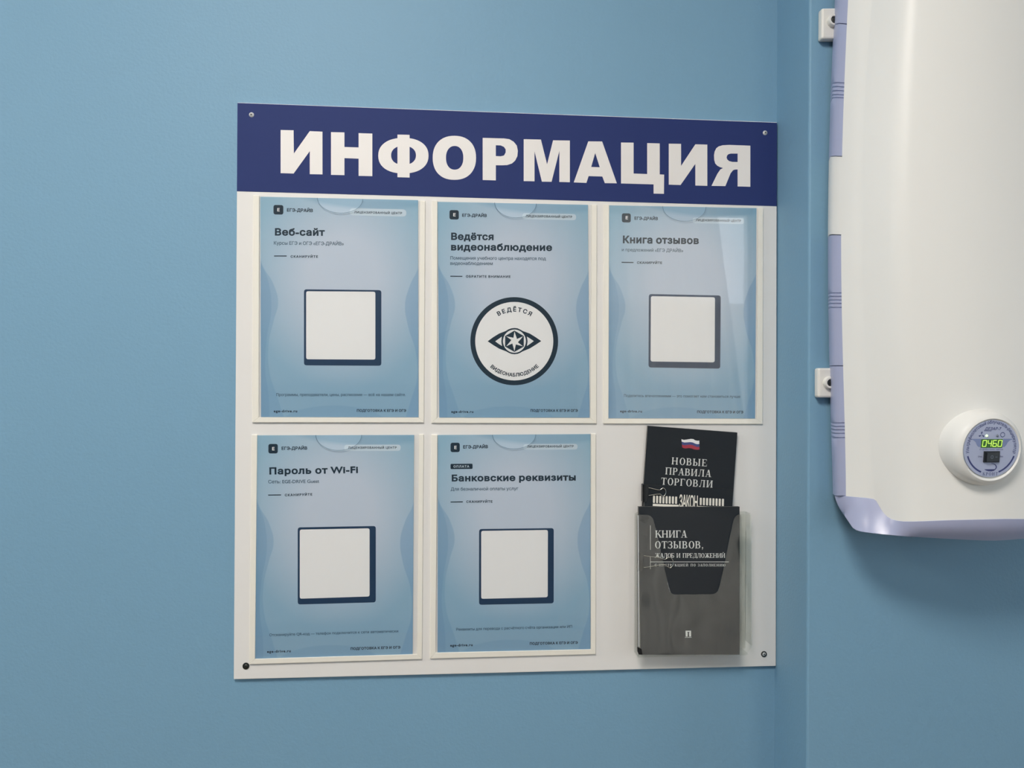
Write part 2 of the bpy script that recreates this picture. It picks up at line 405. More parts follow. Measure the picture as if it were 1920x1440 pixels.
# ------------------------------------------------------------------ lettering
GLYPHS = """, 219 59 -118 124 -84 163 -32 176 26 167 77 143 111 105 123 75 116 54 95 46 66 52 37 69 18 95 10 97 -29 85 -69 59 -99
- 323 283 267 40 267 40 174 283 174
. 219 109 111 79 103 57 81 49 51 57 21 79 -1 109 -9 139 -1 161 21 169 51 161 81 139 103
7 500 490 682 49 682 49 589 344 589 94 29 181 -9
: 219 109 458 79 450 57 428 49 398 57 368 79 346 109 338 139 346 161 368 169 398 161 428 139 450/109 111 79 103 57 81 49 51 57 21 79 -1 109 -9 139 -1 161 21 169 51 161 81 139 103
D 750 76 0 342 0 493 29 607 105 679 214 704 341 683 462 617 572 504 651 341 682 76 682/174 594 325 594 449 574 536 519 586 438 603 341 592 266 550 183 466 116 330 88 174 88
E 500 462 682 75 682 75 0 471 0 471 88 173 88 173 300 452 300 452 388 173 388 173 594 462 594
F 469 440 682 76 682 76 0 174 0 174 317 440 317 440 405 174 405 174 594 440 594
G 740 673 336 444 336 444 248 575 248 575 108 503 89 427 81 316 100 228 154 171 235 151 340 171 443 227 526 310 581 414 601 496 593 578 571 659 534 659 633 527 679 416 691 271 664 155 589 78 477 50 337 77 199 153 89 268 17 413 -9 502 -3 586 15 673 47
I 250 174 682 76 682 76 0 174 0
Q 823 496 0 610 43 700 120 759 221 780 339 753 478 677 590 563 664 421 691 269 665 150 593 73 483 45 341 66 221 125 119 215 43 331 0 431 -65 542 -114 666 -139 754 -52 751 -49 682 -56 601 -40 496 -1 496 1/417 601 522 581 605 525 659 442 679 338 660 239 606 157 524 102 419 81 300 102 214 159 163 241 146 340 160 424 205 509 289 575
R 604 77 682 77 0 175 0 175 296 216 296 265 287 321 243 397 140 487 0 604 0 551 74 511 135 462 213 414 276 359 324 421 363 460 419 473 491 457 571 413 631 342 669 249 682/175 598 238 598 315 586 358 550 372 495 361 441 320 400 238 384 175 384
V 604 604 682 507 682 303 203 98 682 0 682 295 -6 315 -6
W 1042 1041 682 944 682 758 212 568 682 475 682 286 212 98 682 0 682 276 -6 295 -6 521 552 745 -6 764 -6
d 510 451 682 362 682 362 440 313 454 268 458 178 441 107 395 61 325 44 235 59 138 103 64 171 16 262 0 451 0/362 75 272 75 191 94 148 147 135 222 153 304 203 358 279 378 321 374 362 361
e 479 438 130 360 90 281 76 207 91 156 136 130 211 446 211 432 320 393 397 332 443 251 458 166 442 100 395 56 323 41 230 55 140 98 64 166 11 259 -9 327 -3 384 14 438 44/132 270 154 330 194 368 253 381 308 367 343 329 358 270
g 427 421 449 236 449 131 430 64 377 40 294 46 248 64 210 95 178 139 153 139 151 101 136 77 114 68 87 79 58 113 30 49 4 12 -37 0 -94 27 -164 100 -212 207 -230 321 -213 394 -164 419 -87 407 -34 365 10 289 38 213 55 168 74 152 96 186 127 260 142 334 181 363 226 376 282 366 332 329 380 421 380/296 293 285 249 255 220 210 209 163 219 131 248 120 291 132 332 164 361 209 372 252 361 284 333/333 -94 318 -129 276 -151 209 -159 141 -151 98 -128 84 -90 97 -55 133 -31 186 -22 249 -28 307 -50
i 219 154 449 65 449 65 0 154 0/163 585 156 612 137 631 110 638 83 631 64 612 57 585 64 558 83 539 110 532 137 539 156 558
r 396 69 449 69 0 158 0 158 235 173 305 212 354 267 373 306 361 350 329 397 406 343 445 290 458 248 447 204 410 160 346 158 346 158 449
s 385 324 421 256 449 192 458 114 443 62 401 44 336 77 260 149 206 221 163 254 120 245 93 221 76 188 69 123 84 41 128 41 32 120 0 197 -9 273 8 326 54 345 123 335 165 303 205 244 249 160 304 135 339 142 360 163 375 194 380 253 369 324 333
t 333 167 542 0 379 0 369 78 369 78 132 94 59 143 10 224 -9 277 0 332 21 332 104 280 79 231 71 203 77 178 98 167 139 167 369 309 369 309 449 167 449
u 500 437 0 437 449 348 449 348 128 316 93 280 72 241 65 190 77 159 110 149 164 149 449 60 449 60 170 80 73 134 12 215 -9 284 9 348 57 348 0
v 438 206 -9 236 -9 434 449 339 449 221 173 100 449 3 449
« 490 320 225 468 450 380 450 233 225 380 0 468 0/117 225 265 450 177 450 30 225 177 0 265 0
» 490 373 225 225 0 313 0 460 225 313 450 225 450/170 225 22 0 110 0 257 225 110 450 22 450
Ё 598 86 0 86 728 533 728 533 646 178 646 178 409 508 409 508 327 178 327 178 82 537 82 537 0/415 818 393 822 374 835 360 854 356 876 360 898 374 917 393 930 415 934 437 930 455 917 468 898 472 876 468 854 455 835 437 822/209 818 187 822 168 835 155 854 151 876 155 898 168 917 187 930 209 934 231 930 250 917 263 898 267 876 263 854 250 835 231 822
А 686 23 0 288 728 395 728 662 0 565 0 411 433 378 533 332 684 351 684 305 531 272 433 122 0/157 203 157 284 529 284 529 203
Б 642 86 0 86 728 521 728 521 646 178 646 178 422 346 422 415 416 474 397 522 367 558 326 580 275 587 215 580 154 558 101 523 58 475 27 415 7 346 0/178 81 344 81 409 90 457 116 487 159 497 216 487 269 457 309 409 334 344 342 178 342
В 652 86 0 86 728 345 728 414 722 470 702 514 672 545 632 563 586 569 535 565 492 553 458 534 430 510 409 481 393 450 381 450 375 485 368 519 352 550 325 576 291 592 247 598 195 592 143 573 96 540 56 493 26 430 6 353 0/178 82 350 82 423 90 472 114 499 150 508 195 503 230 490 263 467 290 437 312 400 325 355 330 178 330/178 408 340 408 378 412 412 424 441 442 462 467 476 497 480 532 472 577 447 614 405 638 343 646 178 646
Г 573 529 728 529 646 178 646 178 0 86 0 86 728
Д 813 45 -156 45 81 104 81 122 100 139 123 154 152 168 189 180 232 191 285 200 348 207 421 232 728 687 728 687 81 768 81 768 -156 679 -156 679 0 134 0 134 -156/211 81 595 81 595 646 316 646 298 421 291 347 281 277 268 214 252 160 233 115
Е 598 86 0 86 728 533 728 533 646 178 646 178 409 508 409 508 327 178 327 178 82 537 82 537 0
З 615 309 -10 241 -4 182 15 132 45 94 85 69 133 60 188 153 188 160 154 176 126 200 102 231 85 267 74 308 71 351 75 390 87 421 106 446 132 462 163 467 199 462 237 447 269 422 296 389 316 347 329 296 333 237 333 237 413 296 413 337 417 372 428 401 446 423 471 437 501 441 536 437 571 425 600 406 624 380 642 347 653 310 657 273 654 239 643 209 626 186 604 170 575 164 541 75 541 85 596 109 644 146 683 194 713 250 731 311 737 374 730 429 710 472 679 505 639 525 592 532 541 524 485 499 438 460 401 410 378 410 373 453 361 490 341 518 314 540 281 553 242 558 199 550 142 525 92 487 49 437 17 377 -3
И 748 663 0 570 0 570 416 571 469 574 549 578 649 595 646 538 545 496 473 459 415 196 0 86 0 86 728 178 728 178 279 178 225 176 155 169 77 157 79 195 153 230 216 258 261 554 728 663 728
Й 748 663 0 570 0 570 416 571 469 574 549 578 649 595 646 538 545 496 473 459 415 196 0 86 0 86 728 178 728 178 279 178 225 176 155 169 77 157 79 195 153 230 216 258 261 554 728 663 728/375 804 337 809 304 823 275 844 253 873 239 906 234 942 298 942 303 912 320 888 344 871 375 866 406 871 431 888 447 912 452 942 517 942 512 906 498 873 476 844 447 823 413 809
К 667 86 0 86 728 178 728 178 411 280 411 518 728 630 728 359 375 642 0 530 0 284 330 178 330 178 0
Л 743 45 0 45 81 65 81 96 84 120 95 139 114 153 147 163 194 170 258 208 728 657 728 657 0 565 0 565 646 292 646 260 251 253 191 244 139 230 95 211 61 187 34 157 15 119 4 72 0
М 898 86 0 86 728 217 728 396 268 411 227 428 175 446 120 460 70 439 70 455 118 472 174 490 227 504 268 681 728 812 728 812 0 721 0 721 416 722 468 723 528 724 591 725 654 733 654 712 586 689 519 669 461 652 416 489 0 409 0 244 416 228 459 207 516 185 583 160 654 170 654 172 595 173 532 174 470 174 416 174 0
Н 739 86 0 86 728 178 728 178 413 561 413 561 728 653 728 653 0 561 0 561 332 178 332 178 0
О 762 382 -10 293 1 215 36 150 91 100 165 69 257 58 363 69 471 100 562 150 637 215 692 293 726 382 737 471 726 549 692 614 637 664 562 695 471 705 363 695 257 664 165 614 91 549 36 471 1/382 76 444 84 500 109 548 150 584 207 607 278 615 363 607 450 584 522 548 578 500 619 444 644 382 652 319 644 263 619 216 577 179 521 156 450 148 363 156 278 179 207 216 150 263 109 319 84
П 739 653 728 653 0 561 0 561 646 178 646 178 0 86 0 86 728
Р 635 86 0 86 728 336 728 413 720 475 698 523 662 557 615 577 560 584 497 577 435 557 380 523 333 475 297 413 274 336 266 156 266 156 347 333 347 384 352 425 367 455 390 477 420 489 456 493 497 489 538 477 575 455 604 425 627 384 641 332 646 178 646 178 0
С 729 382 -10 293 1 215 36 150 91 100 165 69 257 58 363 69 471 100 562 150 637 215 692 293 726 382 737 436 733 487 721 534 701 575 674 611 640 641 599 663 551 676 498 584 498 573 534 557 565 536 591 511 613 483 630 451 642 417 650 382 652 319 643 262 618 215 577 179 520 156 449 148 363 156 278 179 207 216 151 263 110 319 84 382 76 417 79 451 86 483 98 511 116 536 137 557 164 573 194 584 229 676 229 663 177 641 130 612 88 576 54 534 27 487 7 436 -6
Т 641 45 646 45 728 596 728 596 646 367 646 367 0 275 0 275 646
У 624 124 0 124 82 175 82 207 85 233 94 251 109 265 132 279 166 23 728 125 728 220 510 265 404 299 308 332 212 306 212 354 350 415 510 501 728 601 728 349 120 333 87 315 58 292 34 263 16 223 4 173 0
Ф 826 381 52 289 62 210 90 145 136 98 198 68 275 58 364 68 453 98 529 145 591 210 637 289 666 381 675 445 675 537 666 617 637 681 591 729 529 759 453 769 364 759 275 729 198 681 136 617 90 537 61 445 52/385 137 441 137 512 144 571 163 618 195 652 240 672 296 679 364 672 431 652 488 618 532 571 564 512 584 441 590 385 590 315 584 256 564 209 532 175 488 154 431 147 364 154 296 175 240 208 195 256 163 315 144/367 -42 367 769 459 769 459 -42
Ц 717 632 0 86 0 86 728 178 728 178 81 540 81 540 728 632 728/615 -156 615 0 579 0 579 81 703 81 703 -156
Ы 875 154 440 352 440 422 433 482 414 531 382 567 339 590 286 597 224 590 160 568 105 532 61 483 28 423 7 352 0 86 0 86 728 178 728 178 80 352 80 416 90 465 119 496 165 506 225 501 264 487 297 464 323 434 343 396 355 352 359 154 359/789 728 789 0 697 0 697 728
Э 729 348 -10 294 -6 243 7 196 27 154 54 118 88 89 130 67 177 53 229 146 229 157 194 173 164 193 137 219 115 247 98 279 86 313 78 348 76 411 84 468 110 515 151 551 207 574 278 582 363 574 449 551 521 515 577 468 619 411 644 348 652 313 650 279 642 247 630 219 613 193 591 173 565 157 534 146 498 53 498 67 551 89 599 118 640 155 674 196 701 243 721 294 733 348 737 437 726 515 692 580 637 630 562 662 471 672 363 662 257 630 166 580 91 515 36 437 2/277 331 277 412 614 412 614 331
Ю 1012 333 406 333 328 130 328 130 406/178 728 178 0 86 0 86 728/632 -10 543 1 465 36 400 91 350 165 319 257 308 363 319 471 350 562 400 637 465 692 543 726 632 737 721 726 799 692 864 637 914 562 945 471 955 363 945 257 914 165 864 91 799 36 721 1/632 76 694 84 750 109 798 150 834 207 857 278 865 363 857 450 834 522 798 578 750 619 694 644 632 652 569 644 513 619 465 577 429 521 406 450 398 363 406 278 429 207 465 150 513 109 569 84
Я 642 556 0 464 0 464 646 310 646 258 642 217 629 187 607 165 579 152 544 148 503 152 464 165 430 187 402 217 382 257 369 309 365 505 365 505 283 305 283 229 290 167 311 118 344 84 388 64 442 57 503 64 565 84 620 118 665 166 699 228 721 305 728 556 728/138 0 31 0 209 328 313 328
а 556 229 -12 180 -7 135 7 97 31 68 64 49 105 43 154 48 197 62 230 83 256 111 276 144 291 180 302 255 314 335 325 361 329 380 336 390 347 394 364 394 367 391 398 382 425 366 445 343 461 314 470 280 473 244 470 214 461 189 447 169 431 153 412 143 392 59 417 82 461 113 495 149 520 190 537 233 547 277 550 308 548 342 543 376 532 409 516 437 491 461 458 476 414 481 359 481 0 396 0 396 74 390 74 378 55 360 35 337 17 308 2 272 -9/244 65 288 70 326 84 355 106 377 134 390 165 394 197 394 271 386 265 372 260 331 252 287 245 251 240 221 235 193 227 168 215 148 199 135 178 131 150 135 124 146 103 163 86 186 75 213 67
б 588 297 -12 231 -4 171 22 121 62 82 117 57 185 49 265 49 283 51 362 59 431 71 488 89 537 113 577 145 609 182 634 228 652 280 663 341 669 370 673 391 679 405 687 414 698 419 711 420 728 499 728 495 690 484 659 464 634 434 616 393 603 341 596 274 588 222 573 182 548 153 510 133 455 121 380 123 380 142 416 168 449 201 477 239 500 281 515 327 520 384 511 435 486 478 445 512 392 533 329 540 259 532 186 509 121 471 66 422 24 363 -3/298 65 343 71 381 88 411 116 434 154 447 200 452 255 448 309 435 355 413 392 384 420 346 437 302 443 256 437 216 419 182 389 158 351 142 304 137 251 142 200 156 155 179 117 212 89 251 71
в 560 75 0 75 542 298 542 377 532 439 503 478 457 491 398 484 355 463 323 430 299 386 285 417 278 446 264 472 244 494 218 507 185 512 146 507 106 491 71 464 41 429 19 384 5 332 0/158 80 332 80 370 85 399 100 416 124 422 154 416 191 399 219 370 236 332 242 158 242/158 315 298 315 342 320 376 335 396 359 403 391 396 421 375 444 342 458 298 463 158 463
г 434 414 542 414 462 163 462 163 0 75 0 75 542
д 610 19 -157 19 81 63 81 92 118 113 166 128 234 140 330 158 542 509 542 509 81 592 81 592 -157 505 -157 505 0 106 0 106 -157/163 81 422 81 422 462 237 462 225 330 216 250 204 181 187 125
е 577 303 -12 230 -3 167 24 117 66 80 122 57 189 49 267 56 346 79 415 115 471 165 514 224 541 293 550 337 546 380 535 420 516 457 488 487 450 511 403 526 345 531 277 531 242 107 242 107 316 483 316 443 289 439 340 426 384 405 421 376 449 338 466 293 472 248 466 209 448 178 420 156 386 142 345 137 302 137 254 142 199 158 152 183 115 216 88 257 71 304 66 335 68 363 76 387 87 408 104 425 125 437 151 522 130 505 91 480 56 445 28 404 6 356 -7
ж 805 30 0 250 276 33 542 136 542 316 312 360 312 360 542 447 542 447 312 490 312 669 542 773 542 557 276 776 0 670 0 489 231 447 231 447 0 360 0 360 231 318 231 136 0
з 491 245 -6 192 -2 145 12 105 33 73 61 53 96 45 136 134 136 144 109 168 88 203 73 245 68 289 74 325 93 348 121 356 155 348 191 323 220 284 239 233 245 197 245 197 310 233 310 275 316 310 333 333 360 341 395 335 428 315 455 285 472 247 478 208 473 174 457 150 433 141 402 57 402 64 443 84 479 114 508 153 531 198 544 248 549 299 544 342 529 378 505 404 474 421 438 426 399 419 355 397 321 363 296 322 282 322 278 376 263 416 235 439 196 447 149 441 107 421 69 390 38 350 14 301 -1
и 587 512 0 424 0 424 393 418 393 159 0 75 0 75 542 163 542 163 148 168 148 429 542 512 542
й 587 512 0 424 0 424 393 418 393 159 0 75 0 75 542 163 542 163 148 168 148 429 542 512 542/293 619 256 624 222 638 193 659 171 688 157 721 152 757 216 757 222 727 238 703 263 686 293 681 324 686 349 703 366 727 371 757 435 757 430 721 416 688 394 659 365 638 331 624
к 538 75 0 75 542 163 542 163 308 218 308 412 542 523 542 305 280 526 0 415 0 239 227 163 227 163 0
л 572 9 0 9 81 29 81 51 83 69 90 84 103 96 123 105 151 112 190 120 301 130 542 498 542 498 0 410 0 410 462 213 462 205 271 197 188 185 121 164 68 135 30 93 8 39 0
м 765 75 0 75 542 207 542 332 240 352 189 367 144 380 101 391 58 375 58 386 100 399 143 414 189 433 240 557 542 690 542 690 0 602 0 602 282 603 339 604 394 604 450 605 507 615 507 594 430 570 361 539 283 420 0 344 0 224 283 193 360 169 430 146 507 159 507 161 455 162 399 162 341 162 282 162 0
н 584 441 319 441 238 142 238 142 319/163 542 163 0 75 0 75 542/509 542 509 0 421 0 421 542
о 593 296 -12 227 -3 167 24 117 66 80 122 57 190 49 268 57 348 80 416 117 472 167 515 227 541 296 550 366 541 427 515 477 472 514 416 537 348 545 268 537 190 514 122 477 66 427 24 366 -3/296 66 346 73 387 94 418 127 440 168 453 216 457 268 453 321 440 370 418 411 387 444 346 465 296 472 247 465 208 444 177 411 155 370 142 321 138 268 142 216 155 168 177 127 208 94 247 73
п 583 508 542 508 0 421 0 421 462 163 462 163 0 75 0 75 542
р 606 75 -204 75 542 160 542 160 457 169 457 197 495 217 515 245 533 281 546 328 550 392 541 448 516 494 474 529 418 551 350 558 270 551 190 529 121 494 65 448 23 392 -3 328 -12 283 -8 247 5 218 23 197 45 169 84 163 84 163 -204/315 67 361 74 400 94 430 126 452 167 465 216 469 271 465 325 452 374 431 414 401 446 362 465 315 472 269 466 231 447 200 416 179 376 165 327 161 271 166 214 179 165 201 124 232 93 270 74
с 565 296 -12 227 -3 167 24 117 66 80 122 57 190 49 268 57 348 80 416 117 472 167 515 227 541 296 550 335 547 372 539 405 527 436 509 463 487 486 461 504 430 517 396 433 375 425 395 415 414 402 430 386 445 368 456 347 465 323 470 296 472 247 465 208 444 177 411 155 370 142 321 138 268 142 216 155 168 177 127 208 94 247 73 296 66 323 68 347 73 369 83 388 95 404 109 417 127 428 147 435 167 519 146 506 111 488 80 465 53 438 31 407 12 373 -1 336 -9
т 464 189 0 189 464 9 464 9 542 456 542 456 464 276 464 276 0
у 556 68 -198 88 -123 102 -125 126 -129 148 -128 168 -120 186 -106 202 -83 215 -51 232 -2 25 542 121 542 236 222 267 124 294 30 263 30 290 125 320 222 437 542 531 542 292 -83 274 -121 252 -153 227 -177 199 -195 167 -205 131 -208 93 -205
ф 682 297 -12 228 -3 168 24 118 66 81 122 57 190 49 268 57 348 81 416 118 472 168 515 228 541 297 550 385 550 455 541 515 515 565 472 603 416 626 348 634 268 626 190 603 122 565 66 515 24 455 -3 385 -12/297 62 385 62 434 69 475 91 507 125 529 167 543 216 547 268 543 321 529 371 507 415 475 449 435 472 385 479 297 479 248 472 208 449 177 415 154 371 141 321 136 268 141 216 154 167 176 125 208 91 248 69/297 -204 297 728 385 728 385 -204
х 541 30 0 245 312 245 245 41 542 143 542 211 437 257 362 296 294 251 294 290 362 333 437 403 542 503 542 298 241 298 306 512 0 410 0 330 122 286 195 247 260 292 260 255 195 212 122 131 0
ц 593 75 0 75 542 163 542 163 81 421 81 421 542 508 542 508 0/492 -156 492 0 455 0 455 81 580 81 579 -156
ч 573 283 169 224 175 173 191 132 220 100 259 81 309 75 370 75 542 163 542 163 370 171 316 197 279 236 257 283 250 333 253 378 260 464 285 464 204 408 186 349 174/411 0 411 542 498 542 498 0
ш 818 75 542 163 542 163 81 365 81 365 542 453 542 453 81 655 81 655 542 743 542 743 0 75 0
щ 832 75 542 163 542 163 81 365 81 365 542 453 542 453 81 655 81 655 542 743 542 743 0 75 0/726 -156 726 0 689 0 689 81 814 81 813 -156
ы 730 149 349 307 349 365 343 415 327 454 300 482 266 499 224 505 176 499 129 482 87 454 51 415 24 365 6 307 0 75 0 75 542 163 542 163 81 306 81 351 87 386 107 409 136 417 173 409 211 386 242 351 261 306 268 149 268/567 0 567 542 655 542 655 0
ь 554 149 349 307 349 365 343 415 327 454 300 482 266 499 224 505 176 499 129 482 87 454 51 415 24 365 6 307 0 75 0 75 542 163 542 163 81 306 81 351 87 386 107 409 136 417 173 409 211 386 242 351 261 306 268 149 268
э 565 270 -12 230 -9 193 -1 159 12 128 31 101 53 79 80 60 111 47 146 131 167 139 147 149 127 162 109 179 95 197 82 219 73 243 68 270 66 319 73 359 94 389 127 411 168 424 216 428 268 424 321 411 370 389 411 359 444 319 465 270 472 243 470 220 465 198 456 180 445 164 430 151 414 141 395 133 375 49 396 62 430 80 461 103 487 130 509 161 527 194 539 231 547 270 550 339 541 399 515 449 472 486 416 509 348 517 268 509 190 486 122 449 66 399 24 339 -3/442 233 189 233 189 312 442 312
ю 836 75 0 75 542 158 542 158 0/139 232 139 310 336 310 336 232/539 -12 470 -3 410 24 360 66 323 122 300 190 292 268 300 348 323 416 360 472 410 515 470 541 539 550 609 541 669 515 719 472 756 416 779 348 787 268 779 190 756 122 719 66 669 24 609 -3/539 66 589 73 629 94 660 127 682 168 695 216 699 268 695 321 682 370 660 411 629 444 588 465 539 472 490 465 450 444 419 411 398 370 384 321 380 268 384 216 398 168 419 126 450 94 490 73
я 550 475 0 388 0 388 466 264 466 204 460 164 442 141 412 133 371 141 331 164 302 204 283 263 277 426 277 426 204 257 204 164 215 98 250 68 283 51 324 45 371 58 440 98 495 139 521 192 537 257 542 475 542/122 0 21 0 174 246 271 246
ё 577 303 -12 230 -3 167 24 117 66 80 122 57 189 49 267 56 346 79 415 115 471 165 514 224 541 293 550 337 546 380 535 420 516 457 488 487 450 511 403 526 345 531 277 531 242 107 242 107 316 483 316 443 289 439 340 426 384 405 421 376 449 338 466 293 472 248 466 209 448 178 420 156 386 142 345 137 302 137 254 142 199 158 152 183 115 216 88 257 71 304 66 335 68 363 76 387 87 408 104 425 125 437 151 522 130 505 91 480 56 445 28 404 6 356 -7/395 633 373 637 354 650 340 669 336 691 340 713 354 732 373 745 395 749 417 745 435 732 448 713 452 691 448 669 435 650 417 637/189 633 167 637 148 650 135 669 131 691 135 713 148 732 167 745 189 749 211 745 230 732 243 713 247 691 243 669 230 650 211 637
— 1000 1009 285 -9 285 -9 221 1009 221
"""
GL = {}
for line in GLYPHS.split('\n'):
    if line:
        k, a, rest = line[0], *line[2:].split(' ', 1)
        cs = []
        for c in rest.split('/'):
            n = [int(t) for t in c.split()]
            cs.append(list(zip(n[::2], n[1::2])))
        GL[k] = (int(a), cs)

def thicken(c, d):
    n = len(c); out = []
    for i in range(n):
        p0, p, p1 = (Vector(c[i - 1]), Vector(c[i]), Vector(c[(i + 1) % n]))
        a = (p - p0).normalized(); b = (p1 - p).normalized()
        na = Vector((-a.y, a.x)); nb = Vector((-b.y, b.x))
        m = na + nb
        if m.length < 0.35:
            m = na
        else:
            m = m / max(0.42, m.dot(m) / 2)
        out.append(tuple(p - m * d))
    return out

_cache = {}
def sans(ch, off):
    if ch == ' ':
        return 300, [], []
    key = (ch, off)
    if key not in _cache:
        adv, cs = GL[ch]
        if off:
            ar = [sum(c[i - 1][0] * c[i][1] - c[i][0] * c[i - 1][1] for i in range(len(c))) for c in cs]
            sg = 1 if max(ar, key=abs) > 0 else -1
            cs = [thicken(c, off * sg) for c in cs]
        v, f = tri2d(cs)
        _cache[key] = (adv + off * 1.7, v, f)
    return _cache[key]

# a bold book serif, built from stems, hairlines and bowls on a 100-unit cap height
def _R(x0, y0, x1, y1): return [(x0, y0), (x1, y0), (x1, y1), (x0, y1)]
def _stem(x, w=20, y0=0, y1=100, top=True, bot=True, s=8):
    o = [_R(x, y0, x + w, y1)]
    if top: o.append([(x - s, y1), (x - s, y1 - 5), (x, y1 - 9), (x + w, y1 - 9), (x + w + s, y1 - 5), (x + w + s, y1)])
    if bot: o.append([(x - s, y0), (x + w + s, y0), (x + w + s, y0 + 5), (x + w, y0 + 9), (x, y0 + 9), (x - s, y0 + 5)])
    return o
def _ring(cx, cy, rx, ry, ix, iy, a0=0, a1=360, n=28):
    o = ell(cx, cy, rx, ry, n, a0, a1); i = ell(cx, cy, ix, iy, n, a0, a1)
    if abs(a1 - a0) >= 360:
        return [[o[k], o[(k + 1) % n], i[(k + 1) % n], i[k]] for k in range(n)]
    return [[o[k], o[k + 1], i[k + 1], i[k]] for k in range(n)]
def _diag(x0, y0, x1, y1, w): return [(x0, y0), (x0 + w, y0), (x1 + w, y1), (x1, y1)]
def _bowl(x, y0, y1, r, w=20, t=7):
    cy = (y0 + y1) / 2; h = (y1 - y0) / 2
    fl = r * 0.45
    return [_R(x, y1 - t, x + fl, y1), _R(x, y0, x + fl, y0 + t)] + _ring(x + fl, cy, r - fl, h, r - fl - w, h - t, -90, 90, 14)
def _brv(x): return _ring(x, 124, 17, 16, 9, 10, 180, 360, 10)
SER = {
 'Н': (116, _stem(10) + _stem(86 - 8) + [_R(30, 46, 78, 54)]),
 'О': (104, _ring(52, 50, 46, 52, 25, 46)),
 'С': (98, _ring(52, 50, 46, 52, 25, 46, 42, 318) + [[(84, 62), (90, 62), (90, 100), (86, 100)], _R(84, 10, 88, 30)]),
 'В': (96, _stem(10) + _bowl(28, 48, 100, 50) + _bowl(28, 0, 54, 58)),
 'Ы': (136, _stem(10) + _bowl(28, 0, 54, 50) + _stem(98)),
 'Ь': (92, _stem(10) + _bowl(28, 0, 54, 54)),
 'Е': (94, _stem(10) + [_R(20, 93, 80, 100), _R(20, 0, 84, 7), _R(20, 47, 58, 53), [(74, 100), (80, 100), (80, 74), (77, 74)], [(78, 0), (84, 0), (86, 30), (83, 30)], _R(54, 36, 58, 64)]),
 'П': (116, _stem(10) + _stem(78) + [_R(20, 92, 90, 100)]),
 'Р': (88, _stem(10) + _bowl(28, 44, 100, 52)),
 'А': (104, [_diag(12, 0, 47, 100, 7), _diag(70, 0, 42, 100, 22), _R(26, 30, 76, 37), _R(0, 0, 32, 5), _R(60, 0, 104, 5)]),
 'И': (116, _stem(10) + _stem(78) + [_diag(28, 8, 72, 84, 8)]),
 'Й': (116, _stem(10) + _stem(78) + [_diag(28, 8, 72, 84, 8)] + _brv(54)),
 'Л': (110, _stem(72) + [_diag(18, 0, 36, 95, 7), _R(28, 92, 84, 100), _R(4, 0, 24, 7)] + [ell(11, 8, 9, 9, 12)]),
 'Д': (112, _stem(70, bot=False) + [_diag(18, 0, 36, 95, 7), _R(28, 92, 84, 100), _R(4, 0, 106, 7), _R(4, -24, 10, 4), _R(100, -24, 106, 4)]),
 'Т': (96, _stem(38, top=False) + [_R(4, 92, 92, 100), [(4, 100), (4, 72), (7, 72), (12, 100)], [(92, 100), (92, 72), (89, 72), (84, 100)]]),
 'Г': (86, _stem(10) + [_R(20, 92, 80, 100), [(80, 100), (80, 70), (77, 70), (72, 100)]]),
 'К': (108, _stem(10) + [_diag(28, 46, 76, 96, 9), _diag(82, 0, 40, 58, 24), _R(62, 94, 98, 100), _R(74, 0, 112, 5)]),
 'З': (84, _ring(38, 74, 36, 28, 17, 22, -90, 140, 16) + _ring(38, 27, 40, 29, 20, 23, -150, 90, 16) + [_R(26, 47, 44, 54), _R(4, 72, 8, 100), _R(4, 0, 8, 28)]),
 'Ж': (146, _stem(64) + [_diag(24, 92, 60, 46, 9), _diag(10, 0, 54, 56, 24), _diag(112, 92, 78, 46, 9), _diag(116, 0, 70, 56, 24), _R(12, 92, 40, 100), _R(106, 92, 134, 100), _R(0, 0, 36, 5), _R(112, 0, 148, 5)]),
 'Б': (92, _stem(10) + _bowl(28, 0, 54, 54) + [_R(20, 92, 78, 100), [(78, 100), (78, 74), (75, 74), (70, 100)]]),
 'Ц': (116, _stem(10, bot=False) + _stem(78, bot=False) + [_R(8, 0, 112, 8), _R(104, -24, 112, 6)]),
 'У': (100, [_diag(38, 40, 8, 98, 24), _diag(26, 6, 74, 98, 8), _R(0, 94, 42, 100), _R(66, 94, 98, 100), _R(14, 0, 34, 8)]),
 'Ю': (146, _stem(10) + [_R(28, 46, 60, 54)] + _ring(98, 50, 42, 52, 22, 46)),
 ',': (40, [ell(18, 8, 10, 10, 12), [(20, 4), (28, 8), (14, -22), (10, -20)]]),
}
def serif(ch, off):
    if ch == ' ':
        return 450, [], []
    key = (ch, 'serif')
    if key not in _cache:
        adv, ps = SER[ch]
        cs = []
        for p in ps:                     # all strokes wound the same way, then united
            p = [(x * 7.28, y * 7.28) for x, y in p]
            a = sum(p[i - 1][0] * p[i][1] - p[i][0] * p[i - 1][1] for i in range(len(p)))
            cs.append(p if a > 0 else p[::-1])
        v, f = tri2d(cs)
        _cache[key] = (adv * 7.28, v, f)
    return _cache[key]

